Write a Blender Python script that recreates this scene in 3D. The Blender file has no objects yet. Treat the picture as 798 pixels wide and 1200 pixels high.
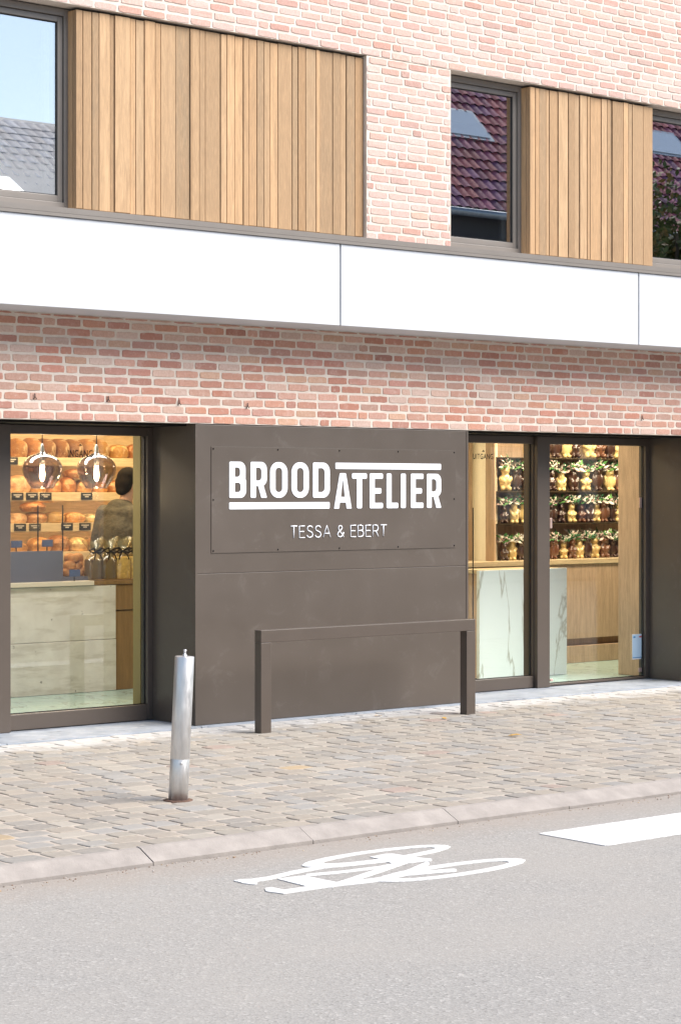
import bpy, bmesh, math, random
import numpy as np
from mathutils import Vector, Matrix, noise as mnoise
R = random.Random(7)
scene = bpy.context.scene
COL = scene.collection
rad = math.radians

# ------------------------------------------------------------------ survey
# measured geometry: facade front is the plane y = 0, x runs along the street
F, HZ, UC, EYE = 2510.0, 575.0, 399.0, 1.6
PHI = rad(40.0)
Z0 = F * EYE / 262.0
CAM = Vector((-Z0 * math.sin(PHI), -Z0 * math.cos(PHI), EYE))
_fx, _fy, _rx, _ry = math.sin(PHI), math.cos(PHI), math.cos(PHI), -math.sin(PHI)

def _ray(u):
    a = (u - UC) / F
    return _fx + a * _rx, _fy + a * _ry

def at(u, v, y):
    dx, dy = _ray(u); t = (y - CAM.y) / dy
    return CAM.x + dx * t, EYE + (HZ - v) / F * t

def X(u, y): return at(u, HZ, y)[0]
def Zv(v, u, y): return at(u, v, y)[1]

def gr(u, v, z=0.0):
    t = (EYE - z) * F / (v - HZ); dx, dy = _ray(u)
    return CAM.x + dx * t, CAM.y + dy * t

def ground_px(x, y, z):
    rx, ry = x - CAM.x, y - CAM.y
    t = rx * _fx + ry * _fy
    return UC + F * (rx * _rx + ry * _ry) / t, HZ + F * (EYE - z) / t

# ------------------------------------------------------------------ materials
def _nt(name):
    m = bpy.data.materials.new(name); m.use_nodes = True
    nt = m.node_tree
    return m, nt, nt.nodes['Principled BSDF']

def L(nt, a, b): nt.links.new(a, b)

def ramp(nt, src, stops, interp='LINEAR'):
    r = nt.nodes.new('ShaderNodeValToRGB'); r.color_ramp.interpolation = interp
    e = r.color_ramp.elements
    while len(e) < len(stops): e.new(0.5)
    for i, (p, c) in enumerate(stops):
        e[i].position = p
        e[i].color = (c, c, c, 1) if isinstance(c, (int, float)) else (*c, 1)
    L(nt, src, r.inputs[0]); return r.outputs[0]

def noise(nt, scale, detail=6, rough=0.6, vec=None, dist=0.0):
    n = nt.nodes.new('ShaderNodeTexNoise')
    n.inputs['Scale'].default_value = scale; n.inputs['Detail'].default_value = detail
    n.inputs['Roughness'].default_value = rough; n.inputs['Distortion'].default_value = dist
    if vec is not None: L(nt, vec, n.inputs['Vector'])
    return n.outputs['Fac']

def objvec(nt, scale=None):
    tc = nt.nodes.new('ShaderNodeTexCoord'); o = tc.outputs['Object']
    if scale:
        mp = nt.nodes.new('ShaderNodeMapping'); mp.inputs['Scale'].default_value = scale
        L(nt, o, mp.inputs['Vector']); o = mp.outputs['Vector']
    return o

def mix(nt, fac, a, b, mode='MIX'):
    n = nt.nodes.new('ShaderNodeMix'); n.data_type = 'RGBA'; n.blend_type = mode
    for si, val in ((0, fac), (6, a), (7, b)):
        sock = n.inputs[si]
        if hasattr(val, 'is_output'): L(nt, val, sock)
        elif isinstance(val, (int, float)): sock.default_value = val if si == 0 else (val, val, val, 1)
        else: sock.default_value = (*val, 1)
    return n.outputs[2]

def bump(nt, b, h, strength=0.3, dist=0.005):
    n = nt.nodes.new('ShaderNodeBump'); n.inputs['Strength'].default_value = strength
    n.inputs['Distance'].default_value = dist
    L(nt, h, n.inputs['Height']); L(nt, n.outputs[0], b.inputs['Normal'])

def attr(nt):
    a = nt.nodes.new('ShaderNodeAttribute'); a.attribute_name = 'Col'; return a.outputs['Color']

def simple(name, col, rough=0.5, metal=0.0, var=0.15, scale=12, bmp=0.0, spec=0.5, coat=0.0, vec=None, bs=60, roughvar=0.0, bd=0.005):
    m, nt, b = _nt(name)
    o = objvec(nt, vec)
    n = noise(nt, scale, 6, 0.6, o)
    c = mix(nt, ramp(nt, n, [(0.3, 0.0), (0.7, 1.0)]), tuple(x * (1 - var) for x in col), tuple(min(1, x * (1 + var)) for x in col))
    L(nt, c, b.inputs['Base Color'])
    b.inputs['Roughness'].default_value = rough; b.inputs['Metallic'].default_value = metal
    b.inputs['Specular IOR Level'].default_value = spec; b.inputs['Coat Weight'].default_value = coat
    if roughvar:
        L(nt, ramp(nt, noise(nt, scale * 2.3, 5, 0.6, o), [(0.3, max(0, rough - roughvar)), (0.7, min(1, rough + roughvar))]), b.inputs['Roughness'])
    if bmp: bump(nt, b, noise(nt, bs, 5, 0.6, o), bmp, bd)
    return m

def emit(name, col, strength):
    m, nt, b = _nt(name)
    b.inputs['Base Color'].default_value = (*col, 1)
    b.inputs['Emission Color'].default_value = (*col, 1); b.inputs['Emission Strength'].default_value = strength
    return m

def glass(name, r0=0.05, tint=(1, 1, 1), rough=0.0, body=None, bodyfac=0.0):
    """sheet glass: clear body with angle dependent reflection on both faces"""
    m = bpy.data.materials.new(name); m.use_nodes = True; nt = m.node_tree; nt.nodes.clear()
    out = nt.nodes.new('ShaderNodeOutputMaterial')
    g = nt.nodes.new('ShaderNodeNewGeometry')
    d = nt.nodes.new('ShaderNodeVectorMath'); d.operation = 'DOT_PRODUCT'
    L(nt, g.outputs['Normal'], d.inputs[0]); L(nt, g.outputs['Incoming'], d.inputs[1])
    def M(op, a, b=None):
        n = nt.nodes.new('ShaderNodeMath'); n.operation = op
        for i, v in enumerate((a, b)):
            if v is None: continue
            if hasattr(v, 'is_output'): L(nt, v, n.inputs[i])
            else: n.inputs[i].default_value = v
        return n.outputs[0]
    f = M('ADD', M('MULTIPLY', M('POWER', M('SUBTRACT', 1.0, M('ABSOLUTE', d.outputs['Value'])), 5.0), 1 - r0), r0)
    t = nt.nodes.new('ShaderNodeBsdfTransparent'); t.inputs[0].default_value = (*tint, 1)
    gl = nt.nodes.new('ShaderNodeBsdfGlossy'); gl.inputs['Roughness'].default_value = rough
    base = t.outputs[0]
    if body:
        df = nt.nodes.new('ShaderNodeBsdfDiffuse'); df.inputs[0].default_value = (*body, 1)
        mb = nt.nodes.new('ShaderNodeMixShader'); mb.inputs[0].default_value = bodyfac
        L(nt, t.outputs[0], mb.inputs[1]); L(nt, df.outputs[0], mb.inputs[2]); base = mb.outputs[0]
    mx = nt.nodes.new('ShaderNodeMixShader')
    L(nt, f, mx.inputs[0]); L(nt, base, mx.inputs[1]); L(nt, gl.outputs[0], mx.inputs[2])
    L(nt, mx.outputs[0], out.inputs[0])
    return m

M = {}
def brick_mat():
    m, nt, b = _nt('reclaimed_brick')
    o = objvec(nt); c = attr(nt)
    n1 = noise(nt, 26, 8, 0.72, o); n2 = noise(nt, 75, 6, 0.7, o); n3 = noise(nt, 9, 6, 0.65, o)
    c = mix(nt, ramp(nt, n2, [(0.35, 0.0), (0.75, 0.45)]), c, (0.30, 0.15, 0.10), 'MIX')
    c = mix(nt, ramp(nt, n1, [(0.54, 0.0), (0.70, 0.55)]), c, (0.62, 0.49, 0.42))     # old lime smears
    c = mix(nt, ramp(nt, n3, [(0.54, 0.0), (0.70, 0.4)]), c, (0.62, 0.46, 0.40))
    L(nt, c, b.inputs['Base Color']); b.inputs['Roughness'].default_value = 0.92
    b.inputs['Specular IOR Level'].default_value = 0.2
    h = mix(nt, 0.5, n1, n2)
    bump(nt, b, h, 0.55, 0.006)
    return m
M['brick'] = brick_mat()
M['mortar'] = simple('lime_mortar', (0.66, 0.585, 0.51), 0.95, var=0.1, scale=14, bmp=0.6, spec=0.1, bs=160)

def sett_mat(name, attrcol=True, base=(0.5, 0.45, 0.4)):
    m, nt, b = _nt(name)
    o = objvec(nt)
    c = attr(nt) if attrcol else base
    n1 = noise(nt, 30, 8, 0.7, o); n2 = noise(nt, 2.2, 6, 0.6, o); n3 = noise(nt, 90, 4, 0.7, o)
    c = mix(nt, ramp(nt, n1, [(0.35, 0.0), (0.7, 0.4)]), c, (0.41, 0.365, 0.315))
    c = mix(nt, ramp(nt, n3, [(0.55, 0.0), (0.8, 0.35)]), c, (0.11, 0.095, 0.08))
    c = mix(nt, ramp(nt, n2, [(0.45, 0.0), (0.7, 0.3)]), c, (0.275, 0.235, 0.20))
    # lime bloom that ran off the new masonry along the foot of the facade
    sx = nt.nodes.new('ShaderNodeSeparateXYZ'); L(nt, o, sx.inputs[0])
    ad = nt.nodes.new('ShaderNodeMath'); ad.operation = 'MULTIPLY_ADD'
    L(nt, noise(nt, 3.5, 6, 0.7, o), ad.inputs[0]); ad.inputs[1].default_value = 1.1
    L(nt, sx.outputs[1], ad.inputs[2])
    c = mix(nt, ramp(nt, ad.outputs[0], [(0.02, 0.0), (0.30, 0.8)]), c, (0.50, 0.49, 0.48))
    L(nt, c, b.inputs['Base Color']); b.inputs['Roughness'].default_value = 0.85
    b.inputs['Specular IOR Level'].default_value = 0.25
    bump(nt, b, mix(nt, 0.5, n1, n3), 0.5, 0.006)
    return m
M['sett'] = sett_mat('worn_sett'); M['joint'] = sett_mat('sett_joint_sand', False, (0.43, 0.375, 0.32))

def asphalt_mat():
    m, nt, b = _nt('worn_asphalt')
    o = objvec(nt)
    v = nt.nodes.new('ShaderNodeTexVoronoi'); v.inputs['Scale'].default_value = 95; L(nt, o, v.inputs['Vector'])
    sp = nt.nodes.new('ShaderNodeSeparateColor'); L(nt, v.outputs['Color'], sp.inputs[0])
    n1 = noise(nt, 1.1, 7, 0.6, o); n2 = noise(nt, 170, 3, 0.7, o)
    c = mix(nt, ramp(nt, sp.outputs[0], [(0.0, 0.0), (1.0, 1.0)]), (0.268, 0.257, 0.241), (0.325, 0.311, 0.292))
    c = mix(nt, ramp(nt, sp.outputs[1], [(0.9, 0.0), (0.97, 0.8)]), c, (0.42, 0.40, 0.375))
    c = mix(nt, ramp(nt, sp.outputs[2], [(0.9, 0.0), (0.97, 0.7)]), c, (0.19, 0.18, 0.168))
    c = mix(nt, ramp(nt, n1, [(0.38, 0.0), (0.66, 0.5)]), c, (0.33, 0.308, 0.28))
    # brown grit gathered along the gutter
    sx = nt.nodes.new('ShaderNodeSeparateXYZ'); L(nt, o, sx.inputs[0])
    ad = nt.nodes.new('ShaderNodeMath'); ad.operation = 'MULTIPLY_ADD'
    L(nt, noise(nt, 5, 6, 0.7, o), ad.inputs[0]); ad.inputs[1].default_value = 0.5; L(nt, sx.outputs[1], ad.inputs[2])
    c = mix(nt, ramp(nt, ad.outputs[0], [(-0.0, 0.0), (1.0, 0.0)]), c, (0.3, 0.2, 0.15))
    mr = nt.nodes.new('ShaderNodeMapRange'); mr.inputs[1].default_value = -4.15; mr.inputs[2].default_value = -3.65
    L(nt, ad.outputs[0], mr.inputs[0]); mr.inputs[3].default_value = 0; mr.inputs[4].default_value = 0.55
    c = mix(nt, mr.outputs[0], c, (0.30, 0.245, 0.20))
    L(nt, c, b.inputs['Base Color']); b.inputs['Roughness'].default_value = 0.9; b.inputs['Specular IOR Level'].default_value = 0.25
    bump(nt, b, mix(nt, 0.5, v.outputs['Distance'], n2), 0.5, 0.004)
    return m
M['asphalt'] = asphalt_mat()

def marking_mat():
    m, nt, b = _nt('road_paint')
    o = objvec(nt)
    n = noise(nt, 60, 6, 0.75, o); n2 = noise(nt, 4, 5, 0.6, o)
    c = mix(nt, ramp(nt, n, [(0.54, 0.0), (0.70, 0.65)]), (0.63, 0.63, 0.625), (0.36, 0.345, 0.33))
    c = mix(nt, ramp(nt, noise(nt, 140, 4, 0.7, o), [(0.62, 0.0), (0.7, 0.6)]), c, (0.34, 0.33, 0.32))
    c = mix(nt, ramp(nt, n2, [(0.4, 0.0), (0.7, 0.3)]), c, (0.56, 0.53, 0.50))
    L(nt, c, b.inputs['Base Color']); b.inputs['Roughness'].default_value = 0.75
    bump(nt, b, n, 0.3, 0.003); return m
M['paint'] = marking_mat()
M['kerb'] = simple('kerb_concrete', (0.305, 0.275, 0.252), 0.9, var=0.14, scale=9, bmp=0.5, spec=0.2, bs=120)
def stone_mat():
    m, nt, b = _nt('bluestone'); o = objvec(nt)
    n = noise(nt, 6, 6, 0.6, o); n2 = noise(nt, 3.2, 8, 0.7, objvec(nt, (0.6, 2.2, 1)))
    c = mix(nt, ramp(nt, n, [(0.3, 0.0), (0.7, 1.0)]), (0.22, 0.25, 0.29), (0.33, 0.36, 0.41))
    c = mix(nt, ramp(nt, n2, [(0.56, 0.0), (0.66, 0.75)]), c, (0.08, 0.085, 0.10))
    c = mix(nt, ramp(nt, noise(nt, 9, 7, 0.7, o), [(0.55, 0.0), (0.68, 0.6)]), c, (0.48, 0.48, 0.48))
    L(nt, c, b.inputs['Base Color']); b.inputs['Roughness'].default_value = 0.7; return m
M['bluestone'] = stone_mat()

def panel_mat():
    m, nt, b = _nt('bronze_powder_coat')
    o = objvec(nt)
    n = noise(nt, 2.5, 6, 0.6, o); n2 = noise(nt, 400, 2, 0.5, o)
    c = mix(nt, ramp(nt, n, [(0.3, 0.0), (0.7, 1.0)]), (0.084, 0.067, 0.054), (0.093, 0.074, 0.060))
    c = mix(nt, ramp(nt, noise(nt, 5, 8, 0.75, o, 0.6), [(0.56, 0.0), (0.70, 0.16)]), c, (0.22, 0.20, 0.18))
    c = mix(nt, ramp(nt, noise(nt, 60, 3, 0.6, o), [(0.70, 0.0), (0.76, 0.35)]), c, (0.24, 0.21, 0.19))
    L(nt, c, b.inputs['Base Color']); b.inputs['Metallic'].default_value = 0.0
    b.inputs['Specular IOR Level'].default_value = 0.5
    L(nt, ramp(nt, n, [(0.3, 0.36), (0.7, 0.46)]), b.inputs['Roughness'])
    bump(nt, b, n2, 0.06, 0.001); return m
M['panel'] = panel_mat()
M['frame'] = simple('bronze_aluminium', (0.088, 0.069, 0.056), 0.38, var=0.05, scale=5, spec=0.5)
M['alu'] = simple('grey_brown_aluminium', (0.20, 0.178, 0.158), 0.36, var=0.05, scale=5)
M['gasket'] = simple('black_gasket', (0.012, 0.012, 0.012), 0.5)
def concrete_panel_mat():
    m, nt, b = _nt('white_concrete')
    o = objvec(nt)
    n = noise(nt, 2.0, 7, 0.6, o); n2 = noise(nt, 9, 3, 0.5, o)
    c = mix(nt, ramp(nt, n, [(0.35, 0.0), (0.7, 1.0)]), (0.535, 0.555, 0.585), (0.60, 0.62, 0.65))
    c = mix(nt, ramp(nt, n2, [(0.70, 0.0), (0.78, 0.35)]), c, (0.43, 0.44, 0.46))
    L(nt, c, b.inputs['Base Color']); b.inputs['Roughness'].default_value = 0.8; b.inputs['Specular IOR Level'].default_value = 0.3
    bump(nt, b, noise(nt, 80, 4, 0.6, o), 0.1, 0.002); return m
M['white_conc'] = concrete_panel_mat()

def wood_mat(name, attrcol=True, base=(0.5, 0.32, 0.17), rough=0.6, sc=(9, 9, 0.7), coat=0.0, vert=True):
    m, nt, b = _nt(name)
    o = objvec(nt, sc)
    c = attr(nt) if attrcol else base
    oi = objvec(nt)
    n1 = noise(nt, 4.5, 8, 0.65, o, 0.6); n2 = noise(nt, 18, 5, 0.7, o); n3 = noise(nt, 1.3, 4, 0.5, oi)
    c = mix(nt, ramp(nt, n1, [(0.35, 0.0), (0.62, 0.7)]), c, tuple(x * 0.58 for x in base), 'MIX')
    c = mix(nt, ramp(nt, n2, [(0.45, 0.0), (0.8, 0.35)]), c, tuple(min(1, x * 1.5) for x in base))
    c = mix(nt, ramp(nt, n1, [(0.72, 0.0), (0.80, 0.8)]), c, tuple(x * 0.25 for x in base))
    c = mix(nt, ramp(nt, n3, [(0.4, 0.0), (0.7, 0.25)]), c, tuple(x * 0.8 for x in base))
    L(nt, c, b.inputs['Base Color']); b.inputs['Roughness'].default_value = rough; b.inputs['Coat Weight'].default_value = coat
    b.inputs['Specular IOR Level'].default_value = 0.3
    bump(nt, b, n2, 0.25, 0.003); return m
M['cladding'] = wood_mat('thermowood_cladding', True, (0.56, 0.36, 0.20), 0.75)
M['oak'] = wood_mat('pale_oak', False, (0.60, 0.42, 0.28), 0.5)
M['oak_dark'] = wood_mat('brown_oak', False, (0.27, 0.155, 0.06), 0.45)
M['steel'] = simple('brushed_stainless', (0.64, 0.64, 0.64), 0.48, 1.0, var=0.12, scale=14, vec=(3, 3, 0.6), roughvar=0.12)
M['rust'] = simple('rusty_plate', (0.11, 0.06, 0.042), 0.85, var=0.4, scale=40, bmp=0.4)
M['letter'] = simple('white_lettering', (0.82, 0.84, 0.88), 0.5, var=0.01)
M['black'] = simple('matt_black', (0.012, 0.011, 0.011), 0.8, spec=0.1)
M['film'] = simple('black_vinyl', (0.015, 0.013, 0.012), 0.5)
M['shop_glass'] = glass('shop_glass', 0.07, (0.985, 1.0, 0.99))
M['clear'] = glass('clear_glass', 0.04)
M['upper_glass'] = glass('coated_window_glass', 0.62, (0.85, 0.86, 0.88))
M['skylight'] = glass('skylight_glass', 0.45, (0.4, 0.45, 0.5), 0.0, (0.9, 0.95, 0.95), 0.9)  # pale diffuse body imitates the sky mirrored in these panes
M['smoke'] = glass('smoked_lamp_glass', 0.12, (0.78, 0.72, 0.71))
M['cello'] = glass('cellophane', 0.10, (0.97, 0.93, 0.80), 0.12, (0.62, 0.48, 0.20), 0.12)
M['bulb'] = emit('lamp_filament', (1.0, 0.78, 0.45), 30)
M['led'] = emit('led_strip', (1.0, 0.72, 0.38), 7)
M['plaster'] = simple('cream_plaster', (0.62, 0.52, 0.36), 0.85, var=0.05, scale=3)
M['ceiling'] = simple('shop_ceiling', (0.55, 0.5, 0.42), 0.9, var=0.03)
M['dark_room'] = simple('dim_room_wall', (0.22, 0.21, 0.20), 0.9)
M['shelf'] = wood_mat('shelf_board_oak', False, (0.74, 0.57, 0.36), 0.5, (0.8, 9, 9))
M['shelf_glass'] = simple('dark_shelf_glass', (0.05, 0.035, 0.02), 0.15, var=0.05)
def conc_mat():
    m, nt, b = _nt('board_marked_concrete')
    o = objvec(nt); o2 = objvec(nt, (1.2, 1, 7))
    n = noise(nt, 4, 7, 0.65, o); n2 = noise(nt, 2.2, 5, 0.6, o2); v = noise(nt, 14, 2, 0.5, o)
    c = mix(nt, ramp(nt, n, [(0.35, 0.0), (0.7, 1.0)]), (0.58, 0.55, 0.50), (0.74, 0.72, 0.67))
    c = mix(nt, ramp(nt, n2, [(0.5, 0.0), (0.62, 0.45)]), c, (0.40, 0.36, 0.29))
    c = mix(nt, ramp(nt, v, [(0.71, 0.0), (0.74, 0.85)]), c, (0.10, 0.085, 0.07))
    L(nt, c, b.inputs['Base Color']); b.inputs['Roughness'].default_value = 0.75
    bump(nt, b, n, 0.3, 0.01); return m
M['concrete'] = conc_mat()
def marble_mat(name, base, vein, scale=1.6, tile=False):
    m, nt, b = _nt(name)
    o = objvec(nt)
    mp = nt.nodes.new('ShaderNodeMapping'); mp.inputs['Rotation'].default_value = (0, rad(-24), 0); mp.inputs['Scale'].default_value = (2.0, 1.0, 0.55); L(nt, o, mp.inputs[0])
    n = noise(nt, scale, 8, 0.55, mp.outputs[0], 0.5)
    v = ramp(nt, n, [(0.487, 0.0), (0.5, 0.8), (0.513, 0.0)])
    n2 = noise(nt, scale * 0.6, 6, 0.6, o, 0.8)
    c = mix(nt, ramp(nt, n2, [(0.45, 0.0), (0.75, 0.35)]), base, tuple(x * 0.8 for x in base))
    c = mix(nt, v, c, vein)
    L(nt, c, b.inputs['Base Color']); b.inputs['Roughness'].default_value = 0.25; return m
M['marble'] = marble_mat('white_marble', (0.80, 0.84, 0.81), (0.36, 0.34, 0.26), 1.1)
M['marble_floor'] = marble_mat('marble_floor', (0.40, 0.56, 0.53), (0.16, 0.2, 0.2), 1.6)
M['attr'] = None
def attr_mat(name, rough=0.6, var=0.25, scale=40, bmp=0.3, coat=0.0, spec=0.4):
    m, nt, b = _nt(name)
    o = objvec(nt); n = noise(nt, scale, 6, 0.65, o); c = attr(nt)
    dk = mix(nt, 1.0, c, (1 - var,) * 3, 'MULTIPLY')
    L(nt, mix(nt, ramp(nt, n, [(0.35, 0.0), (0.65, 1.0)]), dk, c), b.inputs['Base Color'])
    b.inputs['Roughness'].default_value = rough; b.inputs['Coat Weight'].default_value = coat
    b.inputs['Coat Roughness'].default_value = 0.12; b.inputs['Specular IOR Level'].default_value = spec
    bump(nt, b, n, bmp, 0.004); return m
def crust_mat():
    m, nt, b = _nt('bread_crust'); o = objvec(nt); c = attr(nt)
    n = noise(nt, 16, 8, 0.7, o); n2 = noise(nt, 55, 5, 0.7, o); n3 = noise(nt, 9, 6, 0.7, o, 1.0)
    c = mix(nt, ramp(nt, n, [(0.38, 0.0), (0.62, 0.7)]), c, (0.22, 0.085, 0.025), 'MIX')
    c = mix(nt, ramp(nt, n3, [(0.52, 0.0), (0.66, 0.7)]), c, (0.70, 0.55, 0.36))
    L(nt, c, b.inputs['Base Color']); b.inputs['Roughness'].default_value = 0.7
    bump(nt, b, mix(nt, 0.5, n, n2), 0.8, 0.012); return m
M['crust'] = crust_mat()
M['leafy'] = attr_mat('leaves_and_ribbon', 0.5, 0.2, 30, 0.1)
M['white_choc'] = simple('white_chocolate', (0.74, 0.55, 0.24), 0.35, var=0.1, scale=25, bmp=0.25, coat=0.5, bs=50)
M['dark_choc'] = simple('dark_chocolate', (0.055, 0.022, 0.014), 0.3, var=0.25, scale=25, bmp=0.25, coat=0.8, bs=50)
M['milk_choc'] = simple('milk_chocolate', (0.15, 0.058, 0.028), 0.32, var=0.2, scale=25, bmp=0.25, coat=0.8, bs=50)
M['skin'] = simple('skin', (0.56, 0.33, 0.23), 0.55, var=0.06, scale=20)
M['hair'] = simple('dark_hair', (0.010, 0.007, 0.005), 0.85, spec=0.15, var=0.4, scale=60, bmp=0.8, bs=150)
M['jacket'] = simple('olive_grey_jacket', (0.085, 0.078, 0.060), 0.8, var=0.25, scale=9, bmp=0.9, bs=9, bd=0.04)
M['trousers'] = simple('dark_trousers', (0.03, 0.03, 0.035), 0.85)
M['navy'] = simple('blue_grey_panel', (0.12, 0.125, 0.17), 0.45, var=0.08, scale=4)  # bluish cast of a reflection is put into this panel colour
M['blue_card'] = simple('blue_card', (0.07, 0.10, 0.20), 0.6)
M['slate'] = simple('tag_slate', (0.015, 0.014, 0.014), 0.6)
M['chalk'] = simple('tag_chalk', (0.6, 0.55, 0.5), 0.8)
M['cookie'] = simple('cookies', (0.60, 0.42, 0.13), 0.8, var=0.35, scale=40, bmp=0.6, bs=50)
M['paper'] = simple('notice_paper', (0.55, 0.72, 0.86), 0.7, var=0.03, scale=8)
M['paper_white'] = simple('notice_edge', (0.8, 0.82, 0.85), 0.7, var=0.02)
M['paper_cream'] = simple('cream_worktop', (0.68, 0.62, 0.52), 0.4, var=0.03)
M['red'] = simple('red_print', (0.55, 0.07, 0.07), 0.6)
M['blue'] = simple('blue_print', (0.05, 0.28, 0.55), 0.6)
M['clip'] = simple('copper_clip', (0.62, 0.45, 0.40), 0.35, 0.4)
M['ochre'] = simple('olive_jamb', (0.36, 0.27, 0.10), 0.6, var=0.06, scale=4)
M['plas'] = simple('pale_reflection', (0.62, 0.70, 0.70), 0.6)
M['spot'] = simple('rusty_tie', (0.10, 0.07, 0.06), 0.8)
def tile_mat(name, a, bcol, sx=0.24, sy=0.33):
    m, nt, b = _nt(name)
    o = objvec(nt); c = attr(nt)
    n = noise(nt, 3, 6, 0.6, o); n2 = noise(nt, 25, 4, 0.6, o)
    c = mix(nt, ramp(nt, n, [(0.4, 0.0), (0.7, 0.4)]), c, bcol)
    L(nt, c, b.inputs['Base Color']); b.inputs['Roughness'].default_value = 0.6
    bump(nt, b, n2, 0.3, 0.01); return m
M['tile'] = tile_mat('clay_roof_tile', (0.17, 0.06, 0.06), (0.10, 0.05, 0.06))
M['slate_roof'] = simple('slate_roof', (0.15, 0.17, 0.21), 0.6, var=0.2, scale=8)
M['house_wall'] = simple('house_render', (0.74, 0.71, 0.66), 0.9, var=0.08, scale=2)
M['house_dark'] = simple('dark_house_brick', (0.06, 0.06, 0.065), 0.9, var=0.15, scale=5)
M['zinc'] = simple('zinc_gutter', (0.32, 0.36, 0.40), 0.4, 0.6)
M['bark'] = simple('bark', (0.10, 0.075, 0.05), 0.9, var=0.3, scale=20, bmp=0.6)
M['ground'] = simple('town_ground', (0.25, 0.24, 0.23), 0.95, var=0.1, scale=0.5)
M['leaf_dry'] = simple('dry_leaf', (0.52, 0.30, 0.06), 0.7, var=0.25, scale=60)

# ------------------------------------------------------------------ mesh helpers
class MB:
    def __init__(s): s.v, s.f, s.m, s.c, s.sm = [], [], [], [], []
    def add(s, verts, faces, mi=0, col=(1, 1, 1), smooth=False):
        o = len(s.v); s.v.extend([tuple(p) for p in verts])
        for f in faces:
            s.f.append([i + o for i in f]); s.m.append(mi); s.c.append(col); s.sm.append(smooth)
        return s
    def box(s, x0, x1, y0, y1, z0, z1, mi=0, col=(1, 1, 1), bev=0.0, mat=None):
        if bev <= 0:
            v = [(x0, y0, z0), (x1, y0, z0), (x1, y1, z0), (x0, y1, z0), (x0, y0, z1), (x1, y0, z1), (x1, y1, z1), (x0, y1, z1)]
            f = [(0, 3, 2, 1), (4, 5, 6, 7), (0, 1, 5, 4), (1, 2, 6, 5), (2, 3, 7, 6), (3, 0, 4, 7)]
        else:
            bm = bmesh.new(); bmesh.ops.create_cube(bm, size=1)
            for q in bm.verts:
                q.co = Vector(((x0 + x1) / 2 + q.co.x * (x1 - x0), (y0 + y1) / 2 + q.co.y * (y1 - y0), (z0 + z1) / 2 + q.co.z * (z1 - z0)))
            bmesh.ops.bevel(bm, geom=bm.edges[:], offset=bev, segments=2, affect='EDGES', profile=0.6)
            bm.verts.index_update()
            v = [tuple(q.co) for q in bm.verts]; f = [[q.index for q in ff.verts] for ff in bm.faces]; bm.free()
        if mat is not None: v = [tuple(mat @ Vector(p)) for p in v]
        return s.add(v, f, mi, col)
    def lathe(s, prof, n=24, org=(0, 0, 0), mi=0, col=(1, 1, 1), cap=True, smooth=True, mat=None):
        v, f = [], []
        for r, z in prof:
            for i in range(n):
                a = 2 * math.pi * i / n
                p = Vector((r * math.cos(a), r * math.sin(a), z))
                if mat is not None: p = mat @ p
                v.append((p.x + org[0], p.y + org[1], p.z + org[2]))
        for k in range(len(prof) - 1):
            for i in range(n):
                j = (i + 1) % n
                f.append((k * n + i, k * n + j, (k + 1) * n + j, (k + 1) * n + i))
        s.add(v, f, mi, col, smooth)
        if cap:
            o = len(s.v) - len(v)
            s.f.append([o + i for i in range(n)][::-1]); s.f.append([o + (len(prof) - 1) * n + i for i in range(n)])
            for _ in range(2): s.m.append(mi); s.c.append(col); s.sm.append(False)
        return s
    def tube(s, pts, r, n=8, mi=0, col=(1, 1, 1)):
        pts = [Vector(p) for p in pts]; v, f = [], []
        rr = r if isinstance(r, (list, tuple)) else [r] * len(pts)
        for k, p in enumerate(pts):
            d = (pts[min(k + 1, len(pts) - 1)] - pts[max(k - 1, 0)]).normalized()
            a = d.orthogonal().normalized() if k == 0 else (a - d * a.dot(d)).normalized()
            b = d.cross(a)
            for i in range(n):
                t = 2 * math.pi * i / n
                v.append(tuple(p + (a * math.cos(t) + b * math.sin(t)) * rr[k]))
        for k in range(len(pts) - 1):
            for i in range(n):
                j = (i + 1) % n; f.append((k * n + i, k * n + j, (k + 1) * n + j, (k + 1) * n + i))
        f.append(list(range(n))[::-1]); f.append([(len(pts) - 1) * n + i for i in range(n)])
        return s.add(v, f, mi, col, True)
    def build(s, name, mats, parent=None, loc=None):
        me = bpy.data.meshes.new(name); me.from_pydata(s.v, [], s.f)
        if not isinstance(mats, (list, tuple)): mats = [mats]
        for m in mats: me.materials.append(M[m] if isinstance(m, str) else m)
        me.polygons.foreach_set('material_index', s.m)
        me.polygons.foreach_set('use_smooth', s.sm)
        ca = me.color_attributes.new('Col', 'FLOAT_COLOR', 'CORNER')
        cols = []
        for f, c in zip(s.f, s.c): cols.extend((c[0], c[1], c[2], 1.0) * len(f))
        ca.data.foreach_set('color', cols)
        me.update()
        o = bpy.data.objects.new(name, me); COL.objects.link(o)
        if parent: o.parent = parent
        if loc: o.location = loc
        return o

def tag(o, label=None, cat=None, group=None, kind=None):
    if label: o['label'] = label
    if cat: o['category'] = cat
    if group: o['group'] = group
    if kind: o['kind'] = kind
    return o

def empty(name, loc=(0, 0, 0), rz=0.0, label=None, cat=None, group=None, kind=None):
    o = bpy.data.objects.new(name, None); COL.objects.link(o)
    o.location = loc; o.rotation_euler.z = rz; o.empty_display_size = 0.1
    return tag(o, label, cat, group, kind)

def copy_tree(o, parent=None):
    c = o.copy(); COL.objects.link(c); c.parent = parent
    for ch in [q for q in bpy.data.objects if q.parent == o]: copy_tree(ch, c)
    return c

def bxo(name, b, mats, parent=None, bev=0.0):
    return MB().box(*b, bev=bev).build(name, mats, parent)

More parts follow.
